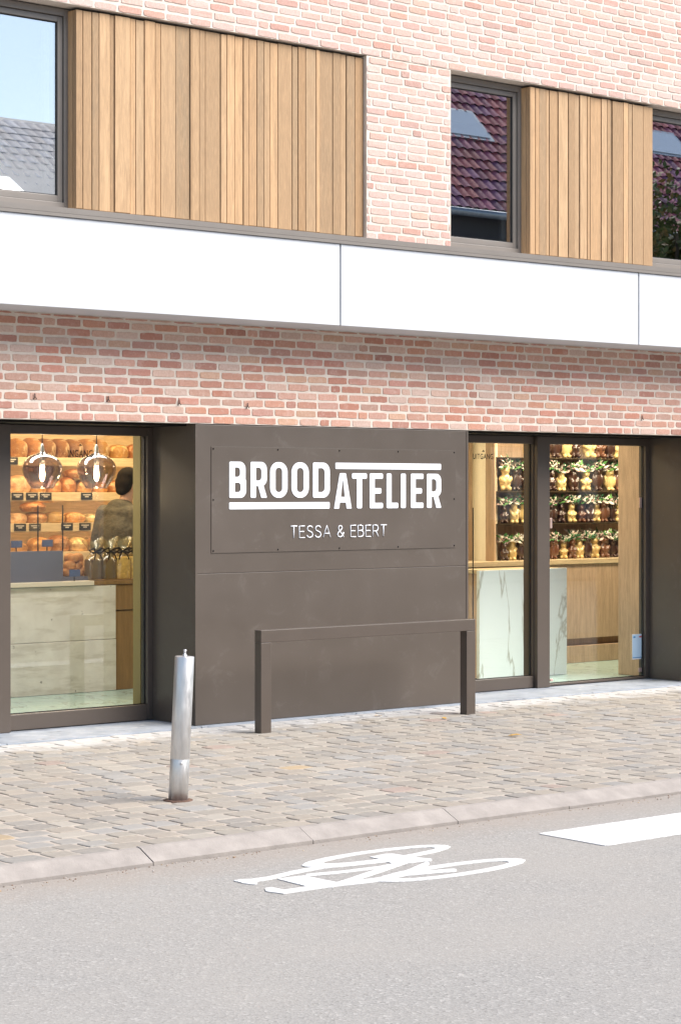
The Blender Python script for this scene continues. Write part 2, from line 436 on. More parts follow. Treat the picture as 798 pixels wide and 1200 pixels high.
def blob(name, balls, mats, parent=None, voxel=0.012, smooth=6, loc=None):
    """capsules (p, r, q, s) and ellipsoids (p, (rx, ry, rz)[, rot]) fused into one continuous skin"""
    bm = bmesh.new()
    def sph(mat): bmesh.ops.create_icosphere(bm, subdivisions=3, radius=1, matrix=mat)
    for b in balls:
        if len(b) == 4:
            p, r, q, s = Vector(b[0]), b[1], Vector(b[2]), b[3]
            n = max(2, int((p - q).length / (min(r, s) * 0.45)) + 1)
            for i in range(n + 1):
                t = i / n; rr = r + (s - r) * t
                sph(Matrix.Translation(p.lerp(q, t)) @ Matrix.Diagonal((rr, rr, rr, 1)))
        else:
            mt = Matrix.Translation(Vector(b[0]))
            if len(b) > 2: mt = mt @ b[2].to_4x4()
            sph(mt @ Matrix.Diagonal((*b[1], 1)))
    me = bpy.data.meshes.new(name); bm.to_mesh(me); bm.free()
    tmp = bpy.data.objects.new('tmp', me); COL.objects.link(tmp)
    md = tmp.modifiers.new('r', 'REMESH'); md.mode = 'VOXEL'; md.voxel_size = voxel
    if smooth:
        sm = tmp.modifiers.new('s', 'SMOOTH'); sm.iterations = smooth; sm.factor = 0.5
    dg = bpy.context.evaluated_depsgraph_get(); dg.update()
    res = bpy.data.meshes.new_from_object(tmp.evaluated_get(dg))
    bpy.data.objects.remove(tmp); bpy.data.meshes.remove(me)
    res.name = name
    res.materials.clear()
    for m in (mats if isinstance(mats, (list, tuple)) else [mats]): res.materials.append(M[m])
    res.polygons.foreach_set('use_smooth', [True] * len(res.polygons))
    o = bpy.data.objects.new(name, res); COL.objects.link(o)
    if parent: o.parent = parent
    if loc: o.location = loc
    return o

# signed distance shapes, meshed by marching squares
def s_box(x, y, x0, y0, x1, y1, r=(0, 0, 0, 0)):
    """r = radii at bottom-left, bottom-right, top-right, top-left"""
    if isinstance(r, (int, float)): r = (r,) * 4
    cx, cy, hx, hy = (x0 + x1) / 2, (y0 + y1) / 2, (x1 - x0) / 2, (y1 - y0) / 2
    px, py = x - cx, y - cy
    rr = np.where(px > 0, np.where(py > 0, r[2], r[1]), np.where(py > 0, r[3], r[0]))
    qx, qy = np.abs(px) - hx + rr, np.abs(py) - hy + rr
    return np.minimum(np.maximum(qx, qy), 0) + np.hypot(np.maximum(qx, 0), np.maximum(qy, 0)) - rr

def s_poly(x, y, pts):
    d = np.full(x.shape, 1e9); sgn = np.ones(x.shape)
    n = len(pts)
    for i in range(n):
        (ax, ay), (bx, by) = pts[i], pts[(i + 1) % n]
        ex, ey = bx - ax, by - ay; wx, wy = x - ax, y - ay
        t = np.clip((wx * ex + wy * ey) / (ex * ex + ey * ey + 1e-12), 0, 1)
        d = np.minimum(d, np.hypot(wx - ex * t, wy - ey * t))
        c = ((ay <= y) != (by <= y)) & (x < ax + (y - ay) / (by - ay + 1e-12) * ex)
        sgn = np.where(c, -sgn, sgn)
    return d * sgn

def s_line(x, y, pts, w):
    d = np.full(x.shape, 1e9)
    for (ax, ay), (bx, by) in zip(pts[:-1], pts[1:]):
        ex, ey = bx - ax, by - ay
        t = np.clip(((x - ax) * ex + (y - ay) * ey) / (ex * ex + ey * ey + 1e-12), 0, 1)
        d = np.minimum(d, np.hypot(x - ax - ex * t, y - ay - ey * t))
    return d - w / 2

def march(fn, x0, x1, y0, y1, res):
    nx, ny = int((x1 - x0) / res) + 2, int((y1 - y0) / res) + 2
    xs, ys = x0 + np.arange(nx) * res, y0 + np.arange(ny) * res
    gx, gy = np.meshgrid(xs, ys, indexing='ij'); d = fn(gx, gy)
    V, Fc, idx = [], [], {}
    def vid(p):
        k = (round(p[0], 6), round(p[1], 6))
        if k not in idx: idx[k] = len(V); V.append(k)
        return idx[k]
    for i in range(nx - 1):
        for j in range(ny - 1):
            q = [(i, j), (i + 1, j), (i + 1, j + 1), (i, j + 1)]
            dv = [d[a] for a in q]
            if min(dv) >= 0: continue
            pol = []
            for k in range(4):
                a, b = q[k], q[(k + 1) % 4]; da, db = dv[k], dv[(k + 1) % 4]
                if da < 0: pol.append(vid((xs[a[0]], ys[a[1]])))
                if (da < 0) != (db < 0):
                    t = da / (da - db)
                    pol.append(vid((xs[a[0]] + (xs[b[0]] - xs[a[0]]) * t, ys[a[1]] + (ys[b[1]] - ys[a[1]]) * t)))
            pp = [p for k, p in enumerate(pol) if p != pol[k - 1]]
            if len(pp) >= 3: Fc.append(pp)
    return V, Fc

def extrude_flat(V, Fc, place, thick_vec):
    """flat marched faces -> slab; place(p)->3d front point, thick_vec added for the back"""
    n = len(V); t = Vector(thick_vec)
    fr = [Vector(place(p)) for p in V]
    verts = [tuple(p) for p in fr] + [tuple(p + t) for p in fr]
    faces = [tuple(f) for f in Fc]
    cnt = {}
    for f in Fc:
        for a, b in zip(f, list(f[1:]) + [f[0]]): cnt[(a, b)] = cnt.get((a, b), 0) + 1
    for (a, b) in list(cnt):
        if (b, a) not in cnt: faces.append((b, a, a + n, b + n))
    return verts, faces

# ------------------------------------------------------------------ setting: ground
ROADZ = -0.06
bxo('ground', (-400, 400, -400, 400, -0.6, -0.16), 'ground')['kind'] = 'structure'
mb = MB()
mb.box(-60, 60, -14.5, -3.956, -0.15, ROADZ)
mb.build('road', 'asphalt')['kind'] = 'structure'
mb = MB(); mb.box(-60, 60, -18.9, -14.502, -0.15, 0.0)
mb.build('pavement', 'kerb')['kind'] = 'structure'

def sett_field():
    mb = MB()
    mb.box(-14, 14, -3.80, -0.06, -0.14, -0.0042, mi=1)
    y = -3.80
    pal = [(0.36, 0.325, 0.28), (0.33, 0.305, 0.268), (0.38, 0.335, 0.282), (0.31, 0.298, 0.278), (0.35, 0.318, 0.272), (0.40, 0.365, 0.315), (0.29, 0.272, 0.248), (0.33, 0.322, 0.308)]
    while y < -0.10:
        d = R.uniform(0.135, 0.165) if y > -3.7 else 0.15
        if y + d > -0.08: d = -0.075 - y
        x = -14 + R.uniform(0, 0.15)
        while x < 13.9:
            w = R.uniform(0.125, 0.215)
            g = R.uniform(0.006, 0.014)
            c = R.choice(pal); k = R.uniform(0.76, 0.90)
            if R.random() < 0.007: c = (0.44, 0.33, 0.20)
            elif R.random() < 0.02: c = (0.38, 0.29, 0.25)
            c = tuple(q * k for q in c)
            x0, x1, y0, y1 = x + g / 2, x + w - g / 2, y + g / 2, y + d - g / 2
            j = lambda s=0.006: R.uniform(-s, s)
            h = R.uniform(-0.0018, 0.0018); tx, ty = R.uniform(-0.012, 0.012), R.uniform(-0.008, 0.008)
            cx, cy = (x0 + x1) / 2, (y0 + y1) / 2
            ring = []
            for (ax, ay) in ((x0, y0), (cx, y0), (x1, y0), (x1, cy), (x1, y1), (cx, y1), (x0, y1), (x0, cy)):
                ring.append((ax + j(), ay + j()))
            # knock the corners round
            ring = [(p[0] + (cx - p[0]) * (0.09 if i % 2 == 0 else 0), p[1] + (cy - p[1]) * (0.09 if i % 2 == 0 else 0)) for i, p in enumerate(ring)]
            v = []
            for ins, zz in ((0.0, -0.03), (0.02, h - 0.0025), (0.10, h)):
                for p in ring:
                    px, py = p[0] + (cx - p[0]) * ins, p[1] + (cy - p[1]) * ins
                    v.append((px, py, zz + (tx * (px - cx) + ty * (py - cy) if zz > -0.02 else 0)))
            f = []
            for k2 in range(2):
                for i in range(8):
                    i2 = (i + 1) % 8; f.append((k2 * 8 + i, k2 * 8 + i2, k2 * 8 + 8 + i2, k2 * 8 + 8 + i))
            f.append(tuple(range(16, 24)))
            mb.add(v, f, 0, c)
            x += w
        y += d
    o = mb.build('sidewalk', ['sett', 'joint']); o['kind'] = 'structure'
sett_field()

# kerb: concrete kerb stones with a splayed face, joints where the photo shows them
mb = MB()
cuts = [-14, -9.2, -7.2] + [gr(u, v, -0.03)[0] for u, v in ((176, 1005), (363, 980), (530, 957), (676, 942))] + [-0.55, 0.45, 1.45, 2.45, 3.45, 5, 7, 9, 14]
cuts = sorted(cuts)
for a, b in zip(cuts[:-1], cuts[1:]):
    g = 0.0022; j = R.uniform(-0.003, 0.003)
    prof = [(-3.80, -0.14), (-3.80, 0.002), (-3.815, 0.004), (-3.835, 0.0), (-3.85, -0.008), (-3.937, ROADZ + 0.012), (-3.937, -0.14)]
    v = [(a + g, p[0], p[1] + (j if p[1] > -0.1 else 0)) for p in prof] + [(b - g, p[0], p[1] + (j if p[1] > -0.1 else 0)) for p in prof]
    n = len(prof)
    f = [(i, (i + 1) % n, n + (i + 1) % n, n + i) for i in range(n)] + [tuple(range(n))[::-1], tuple(range(n, 2 * n))]
    mb.add(v, f)
mb.build('kerb', 'kerb')['kind'] = 'structure'
bxo('gutter_joint', (-14, 14, -3.9555, -3.9375, -0.14, ROADZ - 0.012), 'rust')['kind'] = 'structure'

mb = MB(); rg = random.Random(31)
for i in range(420):
    x = rg.uniform(-7, 2); y = -3.958 - abs(rg.gauss(0, 0.05)); r = rg.uniform(0.0015, 0.005) * (1.6 if rg.random() < .06 else 1)
    c = rg.choice([(0.45, 0.42, 0.38), (0.25, 0.2, 0.16), (0.5, 0.47, 0.44), (0.16, 0.13, 0.1)])
    mb.lathe([(r * .3, -r * .2), (r, r * .15), (r * .7, r * .8), (r * .1, r)], 6, (x, y, ROADZ), 0, c, smooth=False)
GRIT = mb
# bluestone threshold along the foot of the facade
mb = MB()
xs = [-9, -6, -4, X(0, 0.2) - 0.1, -1.27, 0.1, 1.26, 2.55, 3.77, 6, 9]
for a, b in zip(xs[:-1], xs[1:]):
    mb.box(a + 0.003, b - 0.003, -0.058, 0.62, -0.1, 0.006, bev=0.003)
mb.build('threshold', 'bluestone')['kind'] = 'structure'

tag(GRIT.build('grit', 'crust'), 'loose grit and tiny pebbles gathered in the gutter along the kerb', 'grit', kind='stuff')

# ------------------------------------------------------------------ the shop building
B = empty('shop_building', (0, 0, 0), 0, 'two storey shop building in pale reclaimed brick with white concrete band and wooden cladding', 'building')
SOF = 2.052           # underside of the brick above the shop front
HEAD = 4.747          # window head upstairs
WB = 3.30             # wall foot above the white band
openA = (-4.6, 0.245); openB = (X(528, 0), 4.9)

def brickwork(mb, x0, x1, z0, z1, holes, course=0.0605, unit=0.192, paler=0.0):  # last argument mixes pale pink into every brick, far more upstairs
    pal = [(0.52, 0.25, 0.17), (0.54, 0.29, 0.21), (0.56, 0.33, 0.25), (0.46, 0.19, 0.125), (0.57, 0.36, 0.28), (0.53, 0.25, 0.16), (0.55, 0.31, 0.24), (0.54, 0.30, 0.225),
           (0.38, 0.165, 0.12), (0.58, 0.40, 0.32), (0.55, 0.34, 0.23), (0.44, 0.27, 0.21), (0.60, 0.45, 0.38), (0.50, 0.215, 0.155), (0.50, 0.23, 0.18), (0.48, 0.24, 0.19)]
    z = z0; row = 0
    while z < z1 - 0.012:
        h = min(course, z1 - z)
        x = x0 - R.uniform(0, unit) - (row % 2) * unit / 2
        while x < x1:
            w = unit * R.uniform(0.95, 1.04)
            if R.random() < 0.09: w = unit * 0.52
            segs = [(max(x, x0), min(x + w, x1))]
            for (hx0, hx1, hz0, hz1) in holes:
                if z + h * 0.6 > hz0 and z + h * 0.4 < hz1:
                    ns = []
                    for a, b in segs:
                        if b <= hx0 or a >= hx1: ns.append((a, b)); continue
                        if a < hx0: ns.append((a, hx0 + 0.004))
                        if b > hx1: ns.append((hx1 - 0.004, b))
                    segs = ns
            for a, b in segs:
                if b - a < 0.03: continue
                jw = R.uniform(0.012, 0.019)
                ax, bx_, az, bz = a + jw / 2, b - jw / 2, z + 0.0065 + R.uniform(0, 0.002), z + h - R.uniform(0.007, 0.0095)
                c = R.choice(pal); k = R.uniform(0.88, 1.1); pmix = paler * R.uniform(0.6, 1.3); c = tuple(q * k * (1 - pmix) + w_ * pmix for q, w_ in zip(c, (0.66, 0.54, 0.495)))
                px = -R.uniform(0.0022, 0.0048)
                n = 5; ring = []
                for i in range(n): ring.append((ax + (bx_ - ax) * i / n, az))
                for i in range(2): ring.append((bx_, az + (bz - az) * i / 2))
                for i in range(n): ring.append((bx_ - (bx_ - ax) * i / n, bz))
                for i in range(2): ring.append((ax, bz - (bz - az) * i / 2))
                cx, cz = (ax + bx_) / 2, (az + bz) / 2
                rr = []
                corner = {0, n, n + 2, 2 * n + 2}
                for i, (qx, qz) in enumerate(ring):
                    s = 0.0019
                    dx = (cx - qx) / abs(cx - qx + 1e-9) * R.uniform(0.001, 0.0035) if i in corner else 0
                    dz = (cz - qz) / abs(cz - qz + 1e-9) * R.uniform(0.001, 0.004) if i in corner else 0
                    rr.append((qx + dx + R.uniform(-s, s), qz + dz + R.uniform(-s, s)))
                m = len(rr); v = [(p[0], 0.012, p[1]) for p in rr] + [(p[0], px + 0.0025, p[1]) for p in rr]
                v += [(p[0] + math.copysign(0.0018, cx - p[0]), px + R.uniform(-0.0008, 0.0008), p[1] + math.copysign(0.0018, cz - p[1])) for p in rr]
                f = [(k2 * m + i, k2 * m + (i + 1) % m, (k2 + 1) * m + (i + 1) % m, (k2 + 1) * m + i) for k2 in range(2) for i in range(m)]
                f.append(tuple(range(2 * m, 3 * m)))
                mb.add(v, f, 0, c)
            x += w
        z += course; row += 1

mb = MB()
mb.box(-9, 9, 0.0, 0.28, SOF + 0.004, 2.75, mi=1)
brickwork(mb, -6.5, 8, SOF, 2.745, [], paler=0.14)
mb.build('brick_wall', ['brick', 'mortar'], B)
mb = MB()
for b in ((-9, openA[0], 0.002, 0.28, 2.752, HEAD), (openA[1], openB[0], 0.002, 0.28, 2.752, HEAD), (openB[1], 9, 0.002, 0.28, 2.752, HEAD),
          (-9, 9, 0.002, 0.28, HEAD + 0.004, 7.0), (openA[0], openA[1], 0.002, 0.28, 2.752, 3.39), (openB[0], openB[1], 0.002, 0.28, 2.752, 3.39)):
    mb.box(b[0], b[1], 0.0, *b[3:], mi=1)
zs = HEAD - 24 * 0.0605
brickwork(mb, -6.5, 8, zs, 6.9, [(openA[0], openA[1], 0, HEAD - 0.01), (openB[0], openB[1], 0, HEAD - 0.01)], paler=0.60)
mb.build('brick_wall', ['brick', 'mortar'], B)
# little rusty wall ties in the lower brickwork
for u, v in ((41, 465), (127, 468), (210, 472), (290, 476), (752, 490)):
    x, z = at(u, v, -0.008); mb = MB()
    mb.tube([(x, -0.012, z + 0.022), (x + 0.001, -0.013, z - 0.005)], 0.0035, 6)
    mb.tube([(x, -0.012, z + 0.002), (x - 0.012, -0.012, z - 0.018)], 0.003, 6)
    mb.tube([(x, -0.012, z + 0.002), (x + 0.014, -0.012, z - 0.014)], 0.003, 6)
    mb.build('wall_tie', 'spot', B)

# white concrete band
YB = -0.40
edges = [-9, X(399, YB) - 5.2, X(399, YB), X(748, YB), X(748, YB) + 2.7, 9]
for a, b in zip(edges[:-1], edges[1:]):
    bxo('concrete_panel', (a + 0.007, b - 0.007, YB, 0.001, 2.742, 3.305), 'white_conc', B, bev=0.003)
bxo('band_core', (-9, 9, YB + 0.05, -0.003, 2.76, 3.29), 'black', B)
# aluminium sill capping the band: upper sill board and drip
mb = MB(); mb.box(-9, 9, YB + 0.008, 0.3, 3.333, 3.368); mb.box(-9, 9, YB - 0.012, YB + 0.30, 3.307, 3.3285)
mb.build('window_sill', 'alu', B)

# vertical board cladding
def cladding(us, y, z0, z1, left_return, end=None):
    mb = MB(); xs = [X(u, y) for u in us]
    if end: xs[-1] = end
    mb.box(xs[0] + 0.004, xs[-1] - 0.002, y + 0.028, 0.20, z0, z1, mi=1)
    for i, (a, b) in enumerate(zip(xs[:-1], xs[1:])):
        w = b - a
        off = (0.0, 0.005, 0.002, 0.008, 0.003)[R.randrange(5)] if w > 0.035 else R.choice((0.009, 0.012, -0.002))
        k = R.choice((0.55, 0.66, 0.74, 0.8, 0.86, 0.93, 1.0)) * R.uniform(0.95, 1.05); t = R.uniform(-0.025, 0.03)
        c = (0.56 * k + t, 0.365 * k, 0.205 * k - t * 0.4)
        g = 0.0025
        z1b = z1 - R.uniform(0, 0.006)
        mb.box(a + g, b - g, y + off, y + 0.045, z0 + R.uniform(0, 0.004), z1b, 0, c, bev=0.0025)
    if left_return:      # boards turned round the corner to the window
        yy = y + 0.045
        while yy < 0.17:
            k = R.uniform(0.85, 1.1)
            mb.box(xs[0] - 0.002, xs[0] + 0.02, yy + 0.001, yy + 0.055, z0, z1 - 0.004, 0, (0.56 * k, 0.36 * k, 0.195 * k), bev=0.002); yy += 0.057
    return mb.build('wood_cladding', ['cladding', 'black'], B)
ux = [163, 178, 197, 212, 236, 245, 278, 290, 308, 331, 343, 375, 405, 409, 425, 438, 470, 483, 500, 518, 530, 547, 562, 575, 592, 622, 634, 650, 672, 680, 708, 725, 737, 755, 768]
cladding([q / 1.814 for q in ux], 0.028, 3.435, HEAD - 0.012, True, openA[1] - 0.001)
ux = [290, 308, 322, 345, 356, 384, 387, 420, 441, 457, 481, 491, 494, 530, 549, 560, 566, 603, 620, 633, 637, 671, 703]
cladding([520 + q / 2.87 for q in ux], 0.028, 3.435, HEAD - 0.012, True)

# upstairs windows
def window(x0, x1, frame_refl):
    z0, z1 = 3.395, HEAD - 0.004
    y = 0.125
    w = empty('window', ((x0 + x1) / 2, y, z0)); w.parent = B
    def loc(b): return (b[0] - (x0 + x1) / 2, b[1] - (x0 + x1) / 2, b[2] - y, b[3] - y, b[4] - z0, b[5] - z0)
    fw = 0.045; mb = MB()
    for b in ((x0, x0 + fw, y, y + 0.09, z0, z1), (x1 - fw, x1, y, y + 0.09, z0, z1), (x0 + fw, x1 - fw, y, y + 0.09, z1 - fw, z1), (x0 + fw, x1 - fw, y, y + 0.09, z0, z0 + 0.085)):
        mb.box(*loc(b), bev=0.003)
    mb.build('frame', 'alu', w)
    sw = 0.036; a0, a1, c0, c1 = x0 + fw + 0.003, x1 - fw - 0.003, z0 + 0.088, z1 - fw - 0.003; mb = MB()
    for b in ((a0, a0 + sw, y + 0.018, y + 0.08, c0, c1), (a1 - sw, a1, y + 0.018, y + 0.08, c0, c1), (a0 + sw, a1 - sw, y + 0.018, y + 0.08, c1 - sw, c1), (a0 + sw, a1 - sw, y + 0.018, y + 0.08, c0, c0 + 0.042)):
        mb.box(*loc(b), bev=0.003)
    s = mb.build('sash', 'alu', w)
    g = (a0 + sw, a1 - sw, y + 0.036, y + 0.042, c0 + 0.042, c1 - sw)
    MB().box(*loc(g)).build('pane', 'upper_glass', w)
    mb = MB(); q = 0.007
    mb.box(*loc((g[1] - q, g[1] + 0.002, y + 0.0315, y + 0.034, g[4], g[5]))); mb.box(*loc((g[0], g[1], y + 0.0315, y + 0.034, g[5] - q, g[5] + 0.002)))
    mb.box(*loc((g[0], g[1], y + 0.0315, y + 0.034, g[4] - 0.002, g[4] + q)))
    mb.build('gasket', 'gasket', w)
    if frame_refl:
        MB().box(*loc((g[1] - 0.075, g[1] - 0.03, y + 0.07, y + 0.10, g[4], g[5])), bev=0.004).build('frame_reflection', 'plas', w)  # pale strip painted in for the inner frame mirrored in the pane
    return w
window(-4.55, X(83, 0.125) - 0.002, True)
window(openB[0] + 0.01, X(612, 0.125), True)
window(X(765, 0.06) + 0.0, 4.85, False)
# dim rooms behind the upstairs windows
mb = MB()
mb.box(-8.9, 8.9, 4.0, 4.1, 2.76, 6.9); mb.box(-8.9, 8.9, 0.3, 4.0, 5.3, 5.4); mb.box(-8.9, 8.9, 0.3, 4.4, 2.84, 2.9)
mb.box(-9.0, -8.9, 0.3, 4.1, 2.76, 6.9); mb.box(8.9, 9, 0.3, 4.1, 2.76, 6.9); mb.box(-9, 9, 0.0, 6, 7.002, 7.1)
mb.build('upper_room', 'dark_room', B)

# dark bronze front panels: pier in the middle, one right of the niche, one left
PX0, PX1 = -1.279, X(547.6, 0.0)
mb = MB(); SEAM = Zv(672.5, 235, 0)
mb.box(PX0, PX1, 0.0, 0.025, 0.008, SEAM - 0.0008, bev=0.003); mb.box(PX0, PX1, 0.0, 0.025, SEAM + 0.0008, SOF - 0.002, bev=0.003); mb.box(PX0, PX1, 0.026, 0.62, 0.008, SOF - 0.002)
mb.build('front_panel', 'panel', B)
bxo('corner_trim', (PX0 - 0.004, PX0 + 0.014, -0.004, 0.02, 0.008, SOF - 0.004), 'panel', B); bxo('corner_trim', (PX1 - 0.012, PX1 + 0.004, -0.004, 0.02, 0.008, SOF - 0.004), 'panel', B)
NR = X(760.5, 0.50)
bxo('front_panel', (NR, 9, 0.0, 0.62, 0.008, SOF - 0.002), 'panel', B, bev=0.003)
bxo('front_panel', (-9, -4.3, 0.0, 0.62, 0.008, SOF - 0.002), 'panel', B, bev=0.003)
bxo('niche_soffit', (-4.3, PX0 - 0.005, 0.10, 0.62, SOF - 0.012, SOF + 0.002), 'black', B); bxo('niche_soffit', (PX1 + 0.005, NR - 0.001, 0.10, 0.62, SOF - 0.012, SOF + 0.002), 'black', B)

# glazed shop front ---------------------------------------------------------
YF, YG = 0.50, 0.55
def lettering(word, parent, x, z, h, width, y, roof=True):
    cu = bpy.data.curves.new('lettering', 'FONT'); cu.body = word; cu.size = 1.0; cu.extrude = 0.0
    cu.offset = 0.012; cu.space_character = 1.1; cu.resolution_u = 4
    o = bpy.data.objects.new('tmp', cu); COL.objects.link(o)
    dg = bpy.context.evaluated_depsgraph_get(); dg.update()
    me = bpy.data.meshes.new_from_object(o.evaluated_get(dg)); bpy.data.objects.remove(o)
    co = np.array([v.co[:] for v in me.vertices]); mn, mx = co.min(0), co.max(0)
    sx, sz = width / (mx[0] - mn[0]), h / (mx[1] - mn[1])
    mb = MB()
    V = [((c[0] - mn[0]) * sx + x, y, (c[1] - mn[1]) * sz + z) for c in co]
    mb.add(V, [list(p.vertices) for p in me.polygons])
    bpy.data.meshes.remove(me)
    return mb
def glazing(name, x0, x1, zt, bottom, left, right, word=None):
    e = empty(name, (0, 0, 0)); e.parent = B
    mb = MB(); z0 = 0.012
    mb.box(x0 + left, x1 - right, YF, YF + 0.08, z0, z0 + bottom, bev=0.004)
    mb.box(x0 + left, x1 - right, YF, YF + 0.08, zt - 0.06, zt, bev=0.004)
    if left: mb.box(x0, x0 + left, YF, YF + 0.08, z0, zt, bev=0.004)
    if right: mb.box(x1 - right, x1, YF, YF + 0.08, z0, zt, bev=0.004)
    mb.build('frame', 'frame', e)
    MB().box(x0 + left - 0.005, x1 - right + 0.005, YG, YG + 0.008, z0 + bottom - 0.005, zt - 0.055).build('pane', 'shop_glass', e)
    mb = MB(); g = 0.008
    mb.box(x0 + left, x1 - right, YF + 0.04, YG - 0.002, z0 + bottom, z0 + bottom + 0.006)
    mb.box(x1 - right - g, x1 - right, YF + 0.03, YG - 0.002, z0 + bottom, zt - 0.06)
    mb.build('gasket', 'gasket', e)
    return e
ZT = SOF - 0.014
DL0 = X(13.2, YF - 0.05)
mbx = X(6, YF - 0.03)
door_in = glazing('glass_door', DL0 - 0.03, PX0 + 0.0, ZT, Zv(838, 14, YF) - 0.012, 0.02, 0.045)
bxo('post', (DL0 - 0.14, DL0, YF - 0.05, YF + 0.12, 0.008, ZT), 'frame', B, bev=0.004)
side = glazing('shop_window', -4.3, DL0 - 0.122, ZT, 0.13, 0.06, 0.01)
MU0, MU1 = X(628.5, YF - 0.03), X(643, YF - 0.03)
door_out = glazing('glass_door', PX1, MU0 - 0.002, ZT, Zv(796, 575, YF) - 0.012, 0.0, 0.006)
bxo('post', (MU0, MU1, YF - 0.04, YF + 0.12, 0.008, ZT), 'frame', B, bev=0.004)
win_r = glazing('shop_window', MU1 + 0.002, NR, ZT, Zv(797, 700, YF) - 0.012, 0.0, 0.045)
for word, dr, (ua, ub), (va, vb), (ur, vr) in (('INGANG', door_in, (80, 109), (535.8, 527.0), (94.5, 522.5)), ('UITGANG', door_out, (554, 577.5), (538, 531.5), (565.8, 529.5))):
    x0, x1 = X(ua, YG - 0.003), X(ub, YG - 0.003); z0, z1 = Zv(va, ua, YG), Zv(vb, ua, YG)
    mb = lettering(word, dr, x0, z0, z1 - z0, x1 - x0, YG - 0.003)
    xr, zr = at(ur, vr, YG); w = (x1 - x0) * 0.075
    mb.build('lettering', 'film', dr)
    MB().add([(xr - w, YG - 0.003, zr), (xr + w, YG - 0.003, zr), (xr, YG - 0.003, zr + w * 1.0)], [(0, 1, 2)]).build('arrow_mark', 'film', dr)
# glass clips on the fixed pane
for (u, v, w, h) in ((751.5, 589, 0.05, 0.085), (751.5, 785, 0.07, 0.035), (645.5, 613, 0.022, 0.085), (646, 797, 0.03, 0.02)):
    x, z = at(u, v, YG - 0.01)
    bxo('glass_clip', (x - w / 2, x + w / 2, YG - 0.012, YG - 0.001, z - h / 2, z + h / 2), 'clip', win_r, bev=0.003)

# ------------------------------------------------------------------ shop interior shell (parts of the building)
mb = MB(); mb.box(-8.9, 8.9, 0.622, 5.2, -0.1, 0.012); mb.build('shop_floor', 'marble_floor', B)
mb = MB(); mb.box(-8.9, 8.9, 0.3, 5.2, 2.5, 2.56); mb.build('shop_ceiling', 'ceiling', B)
mb = MB(); mb.box(-8.9, 2.25, 4.40, 4.5, 0.012, 2.5); mb.box(2.25, 8.9, 2.55, 2.65, 0.012, 2.5); mb.box(2.2, 2.25, 2.55, 4.40, 0.012, 2.5)
mb.box(-8.9, -8.8, 0.63, 4.4, 0.012, 2.5); mb.box(8.8, 8.9, 0.63, 2.55, 0.012, 2.5); mb.box(-8.9, 8.9, 0.28, 0.30, SOF + 0.01, 2.5)
mb.build('shop_wall', 'plaster', B)
bxo('inner_jamb', (PX0 - 0.05, PX0 - 0.004, 0.585, 0.672, 0.014, 2.49), 'ochre', B)
bxo('pier_lining', (PX0 - 0.003, PX1 + 0.003, 0.622, 0.70, 0.014, 2.49), 'ochre', B)

# ------------------------------------------------------------------ sign on the pier
sx0, sx1 = X(247.5, 0), X(533.3, 0); sz0, sz1 = 1.1735, 1.9015
S = empty('shop_sign', ((sx0 + sx1) / 2, 0, sz0), 0, 'large bronze sign plate with bold white two part lettering on the dark pier', 'sign')
def sl(p): return (p[0] - (sx0 + sx1) / 2, p[1], p[2] - sz0)
MB().box(-(sx1 - sx0) / 2, (sx1 - sx0) / 2, -0.0045, -0.001, 0, sz1 - sz0, bev=0.0008).build('plate', 'panel', S)
for i in range(5):
    for zz in (0.016, sz1 - sz0 - 0.016) if i not in (0, 4) else (0.016, (sz1 - sz0) / 2, sz1 - sz0 - 0.016):
        xx = -(sx1 - sx0) / 2 + 0.016 + (sx1 - sx0 - 0.032) * i / 4
        mb = MB().lathe([(0.0055, 0), (0.0055, 0.003), (0.003, 0.004)], 10, (xx, -0.0045, zz), mat=Matrix.Rotation(rad(90), 3, 'X'))
        mb.build('bolt', 'black', S)
